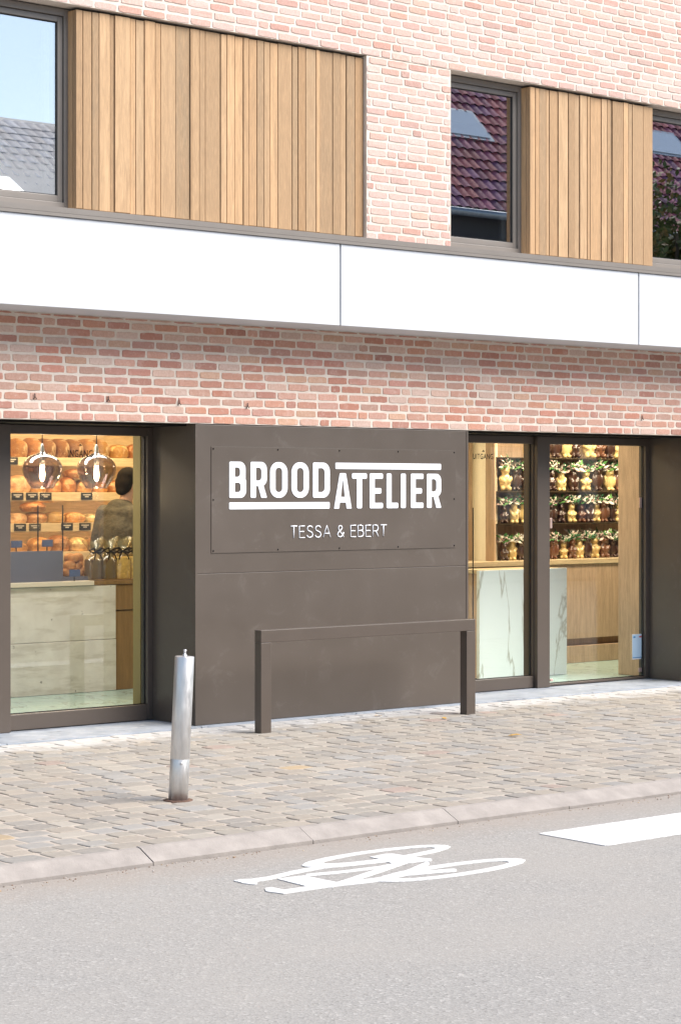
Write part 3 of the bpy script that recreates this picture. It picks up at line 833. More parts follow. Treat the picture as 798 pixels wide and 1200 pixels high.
# letters drawn as outlines (unit: metres, on the plate)
def letter_sdf(ch, W, H, t, r):
    hs = t * 0.84
    def f(x, y):
        bx = lambda *a: s_box(x, y, *a)
        mn, mx = np.minimum, np.maximum
        s = r * 0.18
        if ch == 'O': return mx(bx(0, 0, W, H, r * 1.15), -bx(t, hs, W - t, H - hs, max(r * 1.15 - t, r * 0.42)))
        if ch == 'D': return mx(bx(0, 0, W, H, (s, r, r, s)), -bx(t, hs, W - t, H - hs, (s * .5, r * .45, r * .45, s * .5)))
        if ch == 'B':
            m = H * 0.5
            d = mn(bx(0, 0, W, m + hs * .5, (s, r * .8, r * .55, 0)), bx(0, m - hs * .5, W * 0.965, H, (0, r * .55, r * .8, s)))
            d = mx(d, -bx(t, hs, W - t, m - hs * .5, (s * .5, r * .35, r * .35, s * .5)))
            return mx(d, -bx(t, m + hs * .5, W * .965 - t, H - hs, (s * .5, r * .35, r * .35, s * .5)))
        if ch == 'R':
            m = H * 0.40
            d = bx(0, 0, t, H, s)
            top = mx(bx(0, m - hs * .45, W, H, (0, r * .8, r * .8, s)), -bx(t, m + hs * .5, W - t, H - hs, (s * .5, r * .4, r * .4, s * .5)))
            leg = s_poly(x, y, [(W * .42, m), (W * .42 + t, m), (W, 0.006), (W - 0.002, 0), (W - t, 0)])
            return mn(mn(d, top), leg)
        if ch == 'A':
            tw = t * 0.62
            o = s_poly(x, y, [(0, 0), (W * .5 - tw, H - 0.006), (W * .5 - tw + .006, H), (W * .5 + tw - .006, H), (W * .5 + tw, H - 0.006), (W, 0), (W - t * .98, 0), (W - t * 1.12, H * .17), (t * 1.12, H * .17), (t * .98, 0)])
            return mx(o, -s_poly(x, y, [(t * 1.32, H * .33), (W - t * 1.32, H * .33), (W * .5 + .002, H * .80), (W * .5 - .002, H * .80)]))
        if ch == 'T': return mn(bx(0, H - hs, W, H, s), bx(W / 2 - t / 2, 0, W / 2 + t / 2, H, s))
        if ch == 'L': return mn(bx(0, 0, t, H, s), bx(0, 0, W, hs, s))
        if ch == 'I': return bx(0, 0, t, H, s)
        if ch == 'E': return mn(mn(bx(0, 0, t, H, s), bx(0, 0, W, hs, s)), mn(bx(0, H - hs, W, H, s), bx(0, H / 2 - hs / 2, W * .88, H / 2 + hs / 2, s)))
    return f
mb = MB(); YL = -0.0080
def put_letters(word, spans, za, zb, t):
    for ch, (ua, ub) in zip(word, spans):
        xa, xb = X(ua, 0), X(ub, 0)
        V, Fc = march(letter_sdf(ch, xb - xa, zb - za, t, 0.062), -0.006, xb - xa + 0.008, -0.006, zb - za + 0.008, 0.0035)
        v, f = extrude_flat(V, Fc, lambda p: sl((xa + p[0], YL, za + p[1])), (0, 0.003, 0)); mb.add(v, f)
zb, za = Zv(540.9, 268.5, 0), Zv(583.5, 268.5, 0)
put_letters('BROOD', [(255 + a / 5.7, 255 + b / 5.7) for a, b in ((75, 187), (217, 325), (347, 463), (490, 605), (633, 745))], za, zb, 0.0475)
zb2, za2 = Zv(554.4, 392, 0), Zv(596.0, 392, 0)
put_letters('ATELIER', [(380 + a / 5.32, 380 + b / 5.32) for a, b in ((57, 166), (169, 261), (279, 361), (384, 456), (473, 505), (535, 613), (635, 723))], za2, zb2, 0.0475)
for (ua, ub, va, vb) in ((268, 385.5, 588.8, 596.9), (392.3, 515.8, 542.2, 549.6)):
    xa, xb = X(ua, 0), X(ub, 0); um = ua
    zz0, zz1 = Zv(vb, um, 0), Zv(va, um, 0)
    V, Fc = march(lambda x, y: s_box(x, y, 0, 0, xb - xa, zz1 - zz0, 0.008), -0.006, xb - xa + 0.008, -0.006, zz1 - zz0 + 0.008, 0.0035)
    v, f = extrude_flat(V, Fc, lambda p: sl((xa + p[0], YL, zz0 + p[1])), (0, 0.003, 0)); mb.add(v, f)
mb.build('lettering', 'letter', S)
# second line in thin strokes
mb = MB()
def thin(word, xa, xb, za, zb, tr):
    h = zb - za
    G = {'T': (0.62, [[(0, 1), (.62, 1)], [(.31, 1), (.31, 0)]]), 'E': (0.52, [[(.52, 1), (0, 1), (0, 0), (.52, 0)], [(0, .52), (.46, .52)]]),
         'S': (0.58, [[(.55, .82), (.48, .95), (.29, 1.0), (.1, .94), (.03, .78), (.09, .62), (.29, .53), (.5, .43), (.57, .26), (.5, .08), (.29, 0), (.08, .06), (.0, .2)]]),
         'A': (0.72, [[(0, 0), (.36, 1), (.72, 0)], [(.12, .33), (.60, .33)]]),
         'B': (0.56, [[(0, 0), (0, 1), (.3, 1), (.46, .94), (.51, .77), (.46, .6), (.3, .53), (0, .53)], [(.3, .53), (.5, .46), (.56, .27), (.5, .07), (.3, 0), (0, 0)]]),
         'R': (0.56, [[(0, 0), (0, 1), (.3, 1), (.47, .94), (.54, .74), (.47, .54), (.3, .47), (0, .47)], [(.3, .47), (.56, 0)]]),
         '&': (0.68, [[(.68, 0), (.17, .62), (.12, .8), (.18, .95), (.32, 1), (.45, .94), (.49, .8), (.42, .66), (.12, .42), (.03, .25), (.1, .06), (.3, 0), (.48, .08), (.6, .25), (.65, .42)]]),
         ' ': (0.22, [])}
    tot = sum(G[c][0] for c in word) + 0.24 * (len(word) - 1); k = (xb - xa) / tot; x = 0
    for c in word:
        for st in G[c][1]:
            mb.tube([sl((xa + (x + p[0]) * k, -0.0065, za + p[1] * h)) for p in st], tr, 6)
        x += G[c][0] + 0.24
thin('TESSA & EBERT', X(340, 0), X(452, 0), Zv(630.3, 340, 0), Zv(616.6, 340, 0), 0.0042)
mb.build('lettering', 'letter', S)

# ------------------------------------------------------------------ street furniture
yr = -0.60
xa, xb = X(306.1, yr), X(557.0, yr)
rk = empty('bicycle_rack', ((xa + xb) / 2, yr + 0.035, 0), 0, 'bronze square tube bicycle rail standing in front of the dark sign pier', 'bike rack')
W2 = (xb - xa) / 2; ztop = Zv(738.8, 306, yr)
for s in (-1, 1):
    MB().box(min(s * W2, s * (W2 - 0.086)), max(s * W2, s * (W2 - 0.086)), -0.035, 0.035, -0.02, ztop - 0.0822, bev=0.004).build('post', 'frame', rk)
MB().box(-W2, W2, -0.035, 0.035, ztop - 0.082, ztop, bev=0.004).build('rail', 'frame', rk)

bx_, by_ = gr(209, 938)
bo = empty('bollard', (bx_, by_, 0), 0, 'leaning stainless steel bollard standing alone on the cobbled pavement', 'bollard')
lean = Matrix.Rotation(rad(2.6), 3, Vector((-_ry * 0 + math.sin(PHI + rad(0)) * 0 + (_fx), _fy, 0)).normalized())
Hb = 0.745
mb = MB().lathe([(0.0505, -0.03), (0.0505, Hb * 0.285), (0.0495, Hb * 0.288), (0.0495, Hb * 0.294), (0.0505, Hb * 0.297), (0.0505, Hb - 0.004), (0.0485, Hb), (0.02, Hb + 0.001)], 40, mat=lean)
mb.build('tube', 'steel', bo)
mb = MB().lathe([(0.012, Hb), (0.013, Hb + 0.008), (0.007, Hb + 0.010), (0.007, Hb + 0.026), (0.009, Hb + 0.028), (0.009, Hb + 0.034), (0.003, Hb + 0.036)], 16, mat=lean)
mb.build('cap_bolt', 'steel', bo)
mb = MB().lathe([(0.008, 0), (0.008, 0.006), (0.004, 0.008)], 10, (-0.0, -0.0, 0), mat=lean @ Matrix.Rotation(rad(0), 3, 'X'))
p = lean @ Vector((-0.0495 * 0.45, -0.0495 * 0.88, Hb * 0.265))
MB().lathe([(0.007, 0), (0.007, 0.004), (0.004, 0.006)], 12, tuple(p), mat=Matrix.Rotation(rad(-28), 3, 'Z') @ Matrix.Rotation(rad(90), 3, 'X')).build('rivet', 'steel', bo)
MB().lathe([(0.076, -0.02), (0.076, 0.004), (0.06, 0.006), (0.0505, 0.006)], 32).build('base_plate', 'rust', bo)

# ------------------------------------------------------------------ road markings
zm = ROADZ + 0.004
P = [gr(628, 977, ROADZ), gr(710.5, 992.6, ROADZ)]
yA, yB = -4.425, -4.880
mb = MB(); xr_ = 2.2
V, Fc = march(lambda x, y: np.maximum(s_poly(x, y, [(-2.47, yA), (xr_, yA), (xr_, yB), (-2.485, yB)]), -9) + 0.004 * np.sin(x * 37) * np.sin(x * 91 + 2), -2.52, xr_ + 0.02, yB - 0.02, yA + 0.02, 0.02)
v, f = extrude_flat(V, Fc, lambda p: (p[0], p[1], zm), (0, 0, -0.003)); mb.add(v, f)
tag(mb.build('road_marking', 'paint'), 'wide white painted stripe with a square end on the road by the kerb', 'road marking')
def bike_sdf(x, y):
    u, v = ground_px(x, y, ROADZ)
    a, b = (u - 260) * 3.99, (v - 975) * 3.99
    def ell(cx, cy, rx, ry): 
        q = np.hypot((x - cx) / rx, (y - cy) / ry); return (q - 1) * ry * 3.99 * 60
    d = np.maximum(ell(-3.47, -4.40, .428, .128), -ell(-3.455, -4.40, .330, .074))
    d = np.minimum(d, np.maximum(ell(-3.455, -4.885, .423, .130), -ell(-3.45, -4.887, .325, .074)))
    ln = lambda pts, w: s_line(a, b, pts, w * 0.92)
    for pts, w in (([(100, 236), (215, 220), (330, 193), (470, 166), (640, 150), (800, 132), (900, 124)], 17),
                   ([(212, 272), (290, 283), (420, 264), (545, 247), (700, 230), (800, 215)], 20),
                   ([(400, 205), (560, 190), (740, 168), (830, 150)], 12),
                   ([(545, 247), (700, 195), (770, 172), (860, 140)], 22),
                   ([(800, 215), (880, 185), (960, 150)], 20), ([(740, 228), (860, 200), (1090, 181)], 15),
                   ([(860, 130), (975, 133)], 14)):
        d = np.minimum(d, ln(pts, w))
    for poly in ([(52, 230), (80, 226), (190, 220), (165, 238), (168, 250), (120, 246)],
                 [(255, 222), (385, 207), (545, 240), (520, 262), (420, 264), (392, 256)],
                 [(200, 266), (235, 262), (300, 275), (296, 292), (235, 284)],
                 [(690, 120), (760, 106), (798, 104), (880, 118), (975, 128), (978, 137), (880, 148), (800, 152), (740, 130)]):
        d = np.minimum(d, s_poly(a, b, poly))
    return d + 0.6 * np.sin(x * 83 + 3 * np.sin(y * 60)) * np.sin(y * 131 + 2 * np.sin(x * 47))
mb = MB(); V, Fc = march(bike_sdf, -4.5, -2.95, -5.1, -4.2, 0.011)
v, f = extrude_flat(V, Fc, lambda p: (p[0], p[1], zm), (0, 0, -0.003)); mb.add(v, f)
tag(mb.build('road_marking', 'paint'), 'white painted bicycle symbol on the road next to the kerb', 'road marking')
for i, (u, v, lab) in enumerate(((520, 841, 'dry yellow leaf lying just right of the bicycle rail'), (603, 861, 'small yellow leaf lying on the cobbles before the exit door'), (443, 838, 'tiny ochre leaf lying at the foot of the sign pier'))):
    x, y = gr(u, v, 0.01); s = (0.035, 0.045, 0.03)[i]; a = R.uniform(0, 6)
    mb = MB(); pts = [(-1, 0, .0), (-.4, .42, .1), (.3, .4, .22), (1, 0, .12), (.3, -.4, .2), (-.4, -.42, .06)]
    ca, sa = math.cos(a), math.sin(a)
    vv = [(s * (p[0] * ca - p[1] * sa), s * (p[0] * sa + p[1] * ca), s * p[2] + 0.006) for p in pts]
    vv += [(q[0], q[1], q[2] - 0.0015) for q in vv] ; nn = 6
    mb.add(vv, [tuple(range(6)), tuple(range(11, 5, -1))] + [(i2, 6 + i2, 6 + (i2 + 1) % 6, (i2 + 1) % 6) for i2 in range(6)])
    o = mb.build('fallen_leaf', 'leaf_dry'); o.location = (x, y, 0); tag(o, lab, 'leaf')

# ------------------------------------------------------------------ LEFT INTERIOR: bread shop
YC = 2.45                                   # counter front
ct = Zv(682, 60, YC)
cx0, cx1, cx2 = -3.6, X(136.5, YC), X(136.5, YC) + 1.2
C_ = empty('sales_counter', ((cx0 + cx2) / 2, YC + 0.35, 0.012), 0, 'long bakery sales counter with rough concrete front and brown wooden end', 'counter')
def cl(b): o = C_.location; return (b[0] - o.x, b[1] - o.x, b[2] - o.y, b[3] - o.y, b[4] - o.z, b[5] - o.z)
mb = MB(); zmid = Zv(752, 70, YC)
mb.box(*cl((cx0, cx1, YC, YC + 0.7, 0.014, zmid - 0.003)), bev=0.004); mb.box(*cl((cx0, cx1, YC + 0.004, YC + 0.7, zmid + 0.001, ct - 0.04)), bev=0.004)
mb.build('concrete_front', 'concrete', C_)
MB().box(*cl((cx0, cx1 - 0.22, YC - 0.02, YC + 0.7, ct - 0.036, ct)), bev=0.004).build('counter_top', 'paper_cream', C_)
MB().box(*cl((cx1 - 0.215, cx2, YC - 0.0, YC + 0.7, ct - 0.036, ct - 0.004)), bev=0.004).build('counter_top', 'oak_dark', C_)
mb = MB(); zd = Zv(715, 150, YC)
mb.box(*cl((cx1 + 0.004, cx2, YC + 0.02, YC + 0.7, 0.014, zd - 0.004)), bev=0.003); mb.box(*cl((cx1 + 0.004, cx2, YC + 0.012, YC + 0.7, zd + 0.004, ct - 0.04)), bev=0.003)
mb.build('wooden_front', 'oak_dark', C_)

# display case on the counter
vx1 = X(74.5, YC + 0.06); dcz = Zv(646, 40, YC + 0.06); dgt = Zv(592, 60, YC + 0.06)
dcx0 = -2.6
D_ = empty('display_case', ((dcx0 + vx1) / 2, YC + 0.3, ct), 0, 'glass bread display case with blue grey front on the concrete counter', 'display case')
def dl(b): o = D_.location; return (b[0] - o.x, b[1] - o.x, b[2] - o.y, b[3] - o.y, b[4] - o.z, b[5] - o.z)
MB().box(*dl((dcx0, vx1, YC + 0.06, YC + 0.09, ct, dcz)), bev=0.003).build('front_panel', 'navy', D_)
MB().box(*dl((dcx0, vx1 + 0.26, YC + 0.095, YC + 0.55, ct, ct + 0.03))).build('tray', 'navy', D_)
mb = MB(); mb.box(*dl((dcx0, vx1, YC + 0.066, YC + 0.072, dcz + 0.001, dgt))); mb.box(*dl((vx1 - 0.006, vx1, YC + 0.096, YC + 0.55, ct + 0.031, dgt)))
mb.build('glass_screen', 'clear', D_)
for uu in (45, 74):
    x = X(uu, YC + 0.06); MB().box(*dl((x - 0.004, x + 0.004, YC + 0.056, YC + 0.065, dcz, dgt))).build('glass_edge', 'slate', D_)
for i, (u, v, lab) in enumerate(((20, 638, 'blue price card on a stick above the display case, nearest the door post'), (56, 637, 'blue price card on a stick above the right end of the display case'), (88, 672, 'blue price card standing on the counter below the heap of rolls'))):
    yy = YC + 0.12 if i < 2 else YC + 0.03
    x, z = at(u, v, yy); base = (dcz - 0.08 if i < 2 else ct)
    t = empty('price_card', (x, yy, ct + 0.03 if i < 2 else ct), 0, lab, 'price card'); h0 = t.location.z
    MB().box(-0.05, 0.05, -0.003, 0.003, z - h0 - 0.025, z - h0 + 0.03, bev=0.002).build('card', 'blue_card', t)
    MB().box(-0.004, 0.004, 0.0035, 0.009, 0, z - h0 + 0.01).build('stick', 'slate', t)

# shelf wall
YS = 3.95
SH = empty('bread_shelf', (0.4, YS + 0.2, 0.012), 0, 'pale wooden wall shelf unit filled with rows of bread', 'shelf')
rows = [Zv(v, 60, YS) for v in (536, 577, 613, 647)]
def shl(b): o = SH.location; return (b[0] - o.x, b[1] - o.x, b[2] - o.y, b[3] - o.y, b[4] - o.z, b[5] - o.z)
for z in rows:
    mb = MB(); mb.box(*shl((-2.2, 2.0, YS + 0.0215, YS + 0.42, z - 0.03, z - 0.001))); mb.box(*shl((-2.2, 2.0, YS, YS + 0.021, z - 0.075, z)), bev=0.004)
    mb.build('board', 'shelf', SH)
    MB().box(*shl((-2.15, 1.95, YS + 0.03, YS + 0.05, z - 0.042, z - 0.0315))).build('light_strip', 'led', SH)
MB().box(*shl((-2.2, 2.0, YS + 0.05, YS + 0.07, 2.33, 2.345))).build('light_strip', 'led', SH)
MB().box(*shl((-2.2, 2.0, YS, YS + 0.42, 2.346, 2.42)), bev=0.004).build('board', 'shelf', SH)
MB().box(*shl((-2.2, 2.0, YS + 0.42, YS + 0.44, 0.014, 2.42))).build('back_panel', 'shelf', SH)
for xx in (-2.24, 2.0): MB().box(*shl((xx, xx + 0.04, YS, YS + 0.44, 0.014, 2.42))).build('side_panel', 'shelf', SH)
MB().box(*shl((-2.2, 2.0, YS + 0.05, YS + 0.42, 0.014, rows[3] - 0.35))).build('base_cabinet', 'oak', SH)
for u in (72, 84): pass

CR = {'dark': (0.20, 0.075, 0.022), 'brown': (0.34, 0.15, 0.045), 'gold': (0.52, 0.28, 0.10), 'pale': (0.66, 0.47, 0.25), 'rye': (0.15, 0.06, 0.022)}
def loaf_mesh(L_, W, H, col, slashes, seed, upright=False):
    mb = MB(); nu, nv = 40, 20; rnd = random.Random(seed)
    v, f, fc = [], [], []
    ph = rnd.uniform(0, 6)
    for j in range(nv + 1):
        th = math.pi * j / nv
        for i in range(nu):
            a = 2 * math.pi * i / nu
            sx, sy, sz = math.sin(th) * math.cos(a), math.sin(th) * math.sin(a), math.cos(th)
            pw = 0.85
            q = lambda s: math.copysign(abs(s) ** pw, s)
            x, y, z = q(sx) * W / 2, q(sy) * L_ / 2, q(sz)
            z = z * H * 0.62 + H * 0.38 if z > -0.3 else max(z * H * 0.62 + H * 0.38, 0)
            z = max(z, 0.0)
            n = mnoise.noise(Vector((x * 14 + seed, y * 14, z * 14))) * 0.06
            x *= 1 + n; y *= 1 + n; z *= 1 + n * 0.7
            v.append((x, y, z))
    def inslash(p):
        if not slashes or p[2] < H * 0.55: return False
        s = (p[1] / L_ * slashes + p[0] / W * 0.7 + 10.5) % 1.0
        return abs(s - 0.5) < 0.16
    for j in range(nv):
        for i in range(nu):
            k = (i + 1) % nu
            q = (j * nu + i, (j + 1) * nu + i, (j + 1) * nu + k, j * nu + k)
            cen = [sum(v[t][d] for t in q) / 4 for d in range(3)]
            c = tuple(min(1, x * 1.7 + 0.12) for x in col) if inslash(cen) else col
            if cen[2] < H * 0.2: c = tuple(min(1, x * 1.3 + 0.02) for x in c)
            mb.add([v[t] for t in q], [(0, 1, 2, 3)], 0, c, True)
    o = mb.build('bread', 'crust'); me = o.data
    bm = bmesh.new(); bm.from_mesh(me); bmesh.ops.remove_doubles(bm, verts=bm.verts, dist=1e-5); bm.to_mesh(me); bm.free()
    return o
ORD = ['first', 'second', 'third', 'fourth', 'fifth', 'sixth', 'seventh', 'eighth', 'ninth', 'tenth', 'eleventh', 'twelfth', 'thirteenth']
ROWN = ['top bread shelf', 'second bread shelf', 'third bread shelf', 'lowest bread shelf']
KD = {'dark': 'dark brown crusty', 'brown': 'brown crusty', 'gold': 'golden', 'pale': 'pale floury', 'rye': 'very dark rye'}
lay = [
    [(19, 16, 22, 'brown', 0), (36, 16, 23, 'brown', 0), (52, 16, 22, 'dark', 0), (68, 16, 22, 'dark', 0), (84, 16, 22, 'dark', 0), (100, 16, 22, 'brown', 0), (115, 15, 22, 'brown', 0), (137, 21, 16, 'gold', 3), (157, 16, 17, 'brown', 3)],
    [(20, 25, 20, 'pale', 0), (43, 18, 14, 'gold', 2), (62, 16, 15, 'gold', 2), (79, 16, 18, 'brown', 2), (97, 17, 15, 'gold', 2), (116, 16, 12, 'gold', 2), (134, 17, 14, 'brown', 2), (154, 16, 18, 'gold', 0)],
    [(20, 18, 12, 'pale', 0), (41, 22, 13, 'brown', 2), (63, 20, 13, 'gold', 0), (86, 21, 12, 'gold', 3), (107, 17, 10, 'pale', 2), (128, 18, 12, 'gold', 2), (150, 18, 12, 'brown', 2)],
    [(21, 18, 12, 'gold', 2), (46, 22, 17, 'gold', 2), (68, 21, 19, 'brown', 2), (90, 20, 16, 'pale', 2), (112, 20, 15, 'gold', 2), (135, 20, 14, 'brown', 0)]]
for r_, items in enumerate(lay):
    for i, (u, w, h, k, sl_) in enumerate(items):
        yy = YS + 0.15; x = X(u, yy); sc = F / ((yy - CAM.y) / _ray(u)[1])
        W = w / sc / 0.78; H = h / sc
        Lw = 0.28 if (r_ == 0 and i < 7) else min(0.26, W * 1.0)
        col = tuple(q * R.uniform(0.85, 1.15) for q in CR[k])
        o = loaf_mesh(Lw, W * 0.99, H, col, sl_, r_ * 20 + i)
        o.location = (x, yy, rows[r_] + 0.001); o.rotation_euler.z = 0 if r_ == 0 else R.uniform(-0.1, 0.1)
        shape = 'long upright loaf' if (r_ == 0 and i < 7) else ('scored loaf' if sl_ else 'round loaf')
        tag(o, f'{KD[k]} {shape}, {ORD[i]} from the left on the {ROWN[r_]}', 'bread', 'loaves on the bread shelves')
# loaves lying on top of others
for (u, r_, bh, w, h, k, lab) in ((39, 2, 13.5, 23, 11, 'brown', 'brown crusty loaf lying on top of the stack on the third bread shelf'), (52, 2, 23.5, 17, 9, 'gold', 'golden round loaf crowning the stack on the third bread shelf'), (88, 1, 16.5, 21, 11, 'brown', 'brown scored loaf lying across two loaves on the second bread shelf')):
    yy = YS + 0.15; x = X(u, yy); sc = F / ((yy - CAM.y) / _ray(u)[1])
    o = loaf_mesh(0.2, w / sc / 0.78, h / sc, CR[k], 2, 900 + u); o.location = (x, yy, rows[r_] + bh / sc); tag(o, lab, 'bread', 'loaves on the bread shelves')
# black price tags on the shelf edges
tg = [(21, 1), (38, 1), (54, 1), (102, 1), (24, 2), (41.5, 2), (79, 2), (100, 2), (14.5, 0)]
for i, (u, r_) in enumerate(tg):
    x = X(u, YS - 0.004); z = rows[r_] - 0.03
    t = empty('price_tag', (x, YS - 0.002, z - 0.022), 0, None, None)
    n = sum(1 for a, b in tg if b == r_ and a <= u)
    tag(t, f'small black price tag, {ORD[n - 1]} from the left on the {ROWN[r_]} edge', 'price tag', 'black price tags on the bread shelves')
    hw = 0.058
    MB().box(-hw, hw, -0.006, 0.0, -0.012, 0.05, bev=0.0015).build('plate', 'slate', t)
    mb = MB()
    for zz, a, b in ((0.030, -0.7, 0.65), (0.014, -0.35, 0.3)): mb.box(hw * a, hw * b, -0.0075, -0.0062, zz - 0.004, zz + 0.005)
    mb.build('chalk_line', 'chalk', t)
# rolls heaped on the counter beside the case
rolls = [(79, 0, 0), (86, 0, 0), (93, 0, 0), (82, 1, 0), (90, 1, 0), (80, 0, 1), (88, 0, 1), (95, 0, 1), (84, 1, 1), (92, 1, 1), (87, 2, 0), (82, 2, 1), (92, 2, 1)]
proto = None
for i, (u, lv, bk) in enumerate(rolls):
    yy = YC + 0.20 + bk * 0.11
    if proto is None: proto = o = loaf_mesh(0.10, 0.085, 0.065, (0.50, 0.23, 0.07), 0, 77)
    else: o = proto.copy(); COL.objects.link(o)
    o.location = (X(u, yy), yy + R.uniform(-.008, .008), ct + 0.032 + lv * 0.056); o.rotation_euler.z = R.uniform(0, 6)
    tag(o, 'small golden bread roll in the heap on the counter beside the blue grey display case', 'bread roll', 'heap of bread rolls on the counter')

# pendant lamps
def pendant():
    t = empty('pendant_lamp', (0, 0, 0))
    pr = [(0.018, 0.262), (0.026, 0.252), (0.048, 0.245), (0.075, 0.236), (0.100, 0.222), (0.121, 0.203), (0.135, 0.180), (0.1415, 0.155), (0.142, 0.130), (0.137, 0.105), (0.127, 0.080), (0.113, 0.055), (0.098, 0.032), (0.085, 0.013), (0.078, 0.0)]
    n = len(pr); pi = [(max(r - 0.003, 0.004), z) for r, z in pr[::-1]]
    MB().lathe(pr + pi, 40, cap=False).build('glass_shade', 'smoke', t)
    MB().lathe([(0.006, 0.05), (0.016, 0.07), (0.02, 0.10), (0.014, 0.15), (0.012, 0.165)], 16).build('bulb', 'bulb', t)
    MB().lathe([(0.016, 0.166), (0.02, 0.17), (0.02, 0.235), (0.012, 0.30), (0.004, 0.32)], 20).build('socket', 'steel', t)
    MB().tube([(0, 0, 0.32), (0, 0, 1.2)], 0.0035, 8).build('cord', 'black', t)
    return t
yp = 1.25
pl = pendant()
for i, (u, lab) in enumerate(((50, 'smoked glass globe pendant lamp with lit bulb, the one nearer the door post'), (113.5, 'smoked glass globe pendant lamp with lit bulb, the one nearer the man'))):
    o = pl if i == 0 else copy_tree(pl)
    x, z = at(u, 572.5, yp); o.location = (x, yp, z); tag(o, lab, 'pendant lamp', 'pendant lamps inside the bakery door')
    lt = bpy.data.lights.new('bulb_light', 'POINT'); lt.energy = 1.5; lt.color = (1, 0.75, 0.45); lt.shadow_soft_size = 0.03
    lo = bpy.data.objects.new('bulb_light', lt); COL.objects.link(lo); lo.location = (x, yp, z - 0.05)

# gift bags with dark bows at the end of the counter
def gift_bag(kind):
    t = empty('gift_bag', (0, 0, 0))
    MB().box(-0.062, 0.062, -0.045, 0.045, 0.001, 0.165 if kind else 0.15, bev=0.012).build('contents', 'dark_choc' if not kind else 'cookie', t)
    mb = MB(); n = 20
    prof = [(0.080, 0.0), (0.088, 0.07), (0.080, 0.14), (0.050, 0.185), (0.030, 0.203), (0.066, 0.245), (0.098, 0.30)]
    v, f = [], []
    for k, (r, z) in enumerate(prof):
        for i in range(n):
            a = 2 * math.pi * i / n; rr = r * (1 + 0.13 * math.cos(a * 5 + k) * (1 if k > 2 else .3))
            v.append((rr * math.cos(a), rr * 0.75 * math.sin(a), z + (0.02 * math.sin(a * 4 + 1) if k == len(prof) - 1 else 0)))
    for k in range(len(prof) - 1):
        for i in range(n): j = (i + 1) % n; f.append((k * n + i, k * n + j, (k + 1) * n + j, (k + 1) * n + i))
    mb.add(v, f, 0, (1, 1, 1), True); mb.build('wrapper', 'cello', t)
    mb = MB(); z = 0.206
    for s in (-1, 1):
        mb.tube([(0, -0.02, z), (s * 0.045, -0.055, z + 0.028), (s * 0.09, -0.04, z + 0.010), (s * 0.04, -0.04, z - 0.010), (0, -0.025, z)], 0.0065, 6)
        mb.tube([(0, -0.025, z), (s * 0.03, -0.05, z - 0.025), (s * 0.045, -0.055, z - 0.06)], 0.005, 6)
    mb.build('bow', 'black', t); return t
bag0, bag1 = gift_bag(False), gift_bag(True); used = set()
for i, (u, kd, lab) in enumerate(((110, 0, 'cellophane gift bag with dark contents and black bow, leftmost on the counter'), (127, 0, 'cellophane gift bag with dark contents and black bow, second on the counter'), (143, 1, 'cellophane bag of yellow biscuits with black bow, third on the counter'), (158, 1, 'cellophane bag of yellow biscuits with black bow, rightmost on the counter'))):
    src = bag1 if kd else bag0
    o = copy_tree(src) if kd in used else src; used.add(kd)
    yy = YC + 0.12; o.location = (X(u, yy), yy, ct + 0.001); o.rotation_euler.z = R.uniform(-.3, .3); o.scale = (0.98, 0.98, 1.08)
    tag(o, lab, 'gift bag', 'gift bags on the bakery counter')

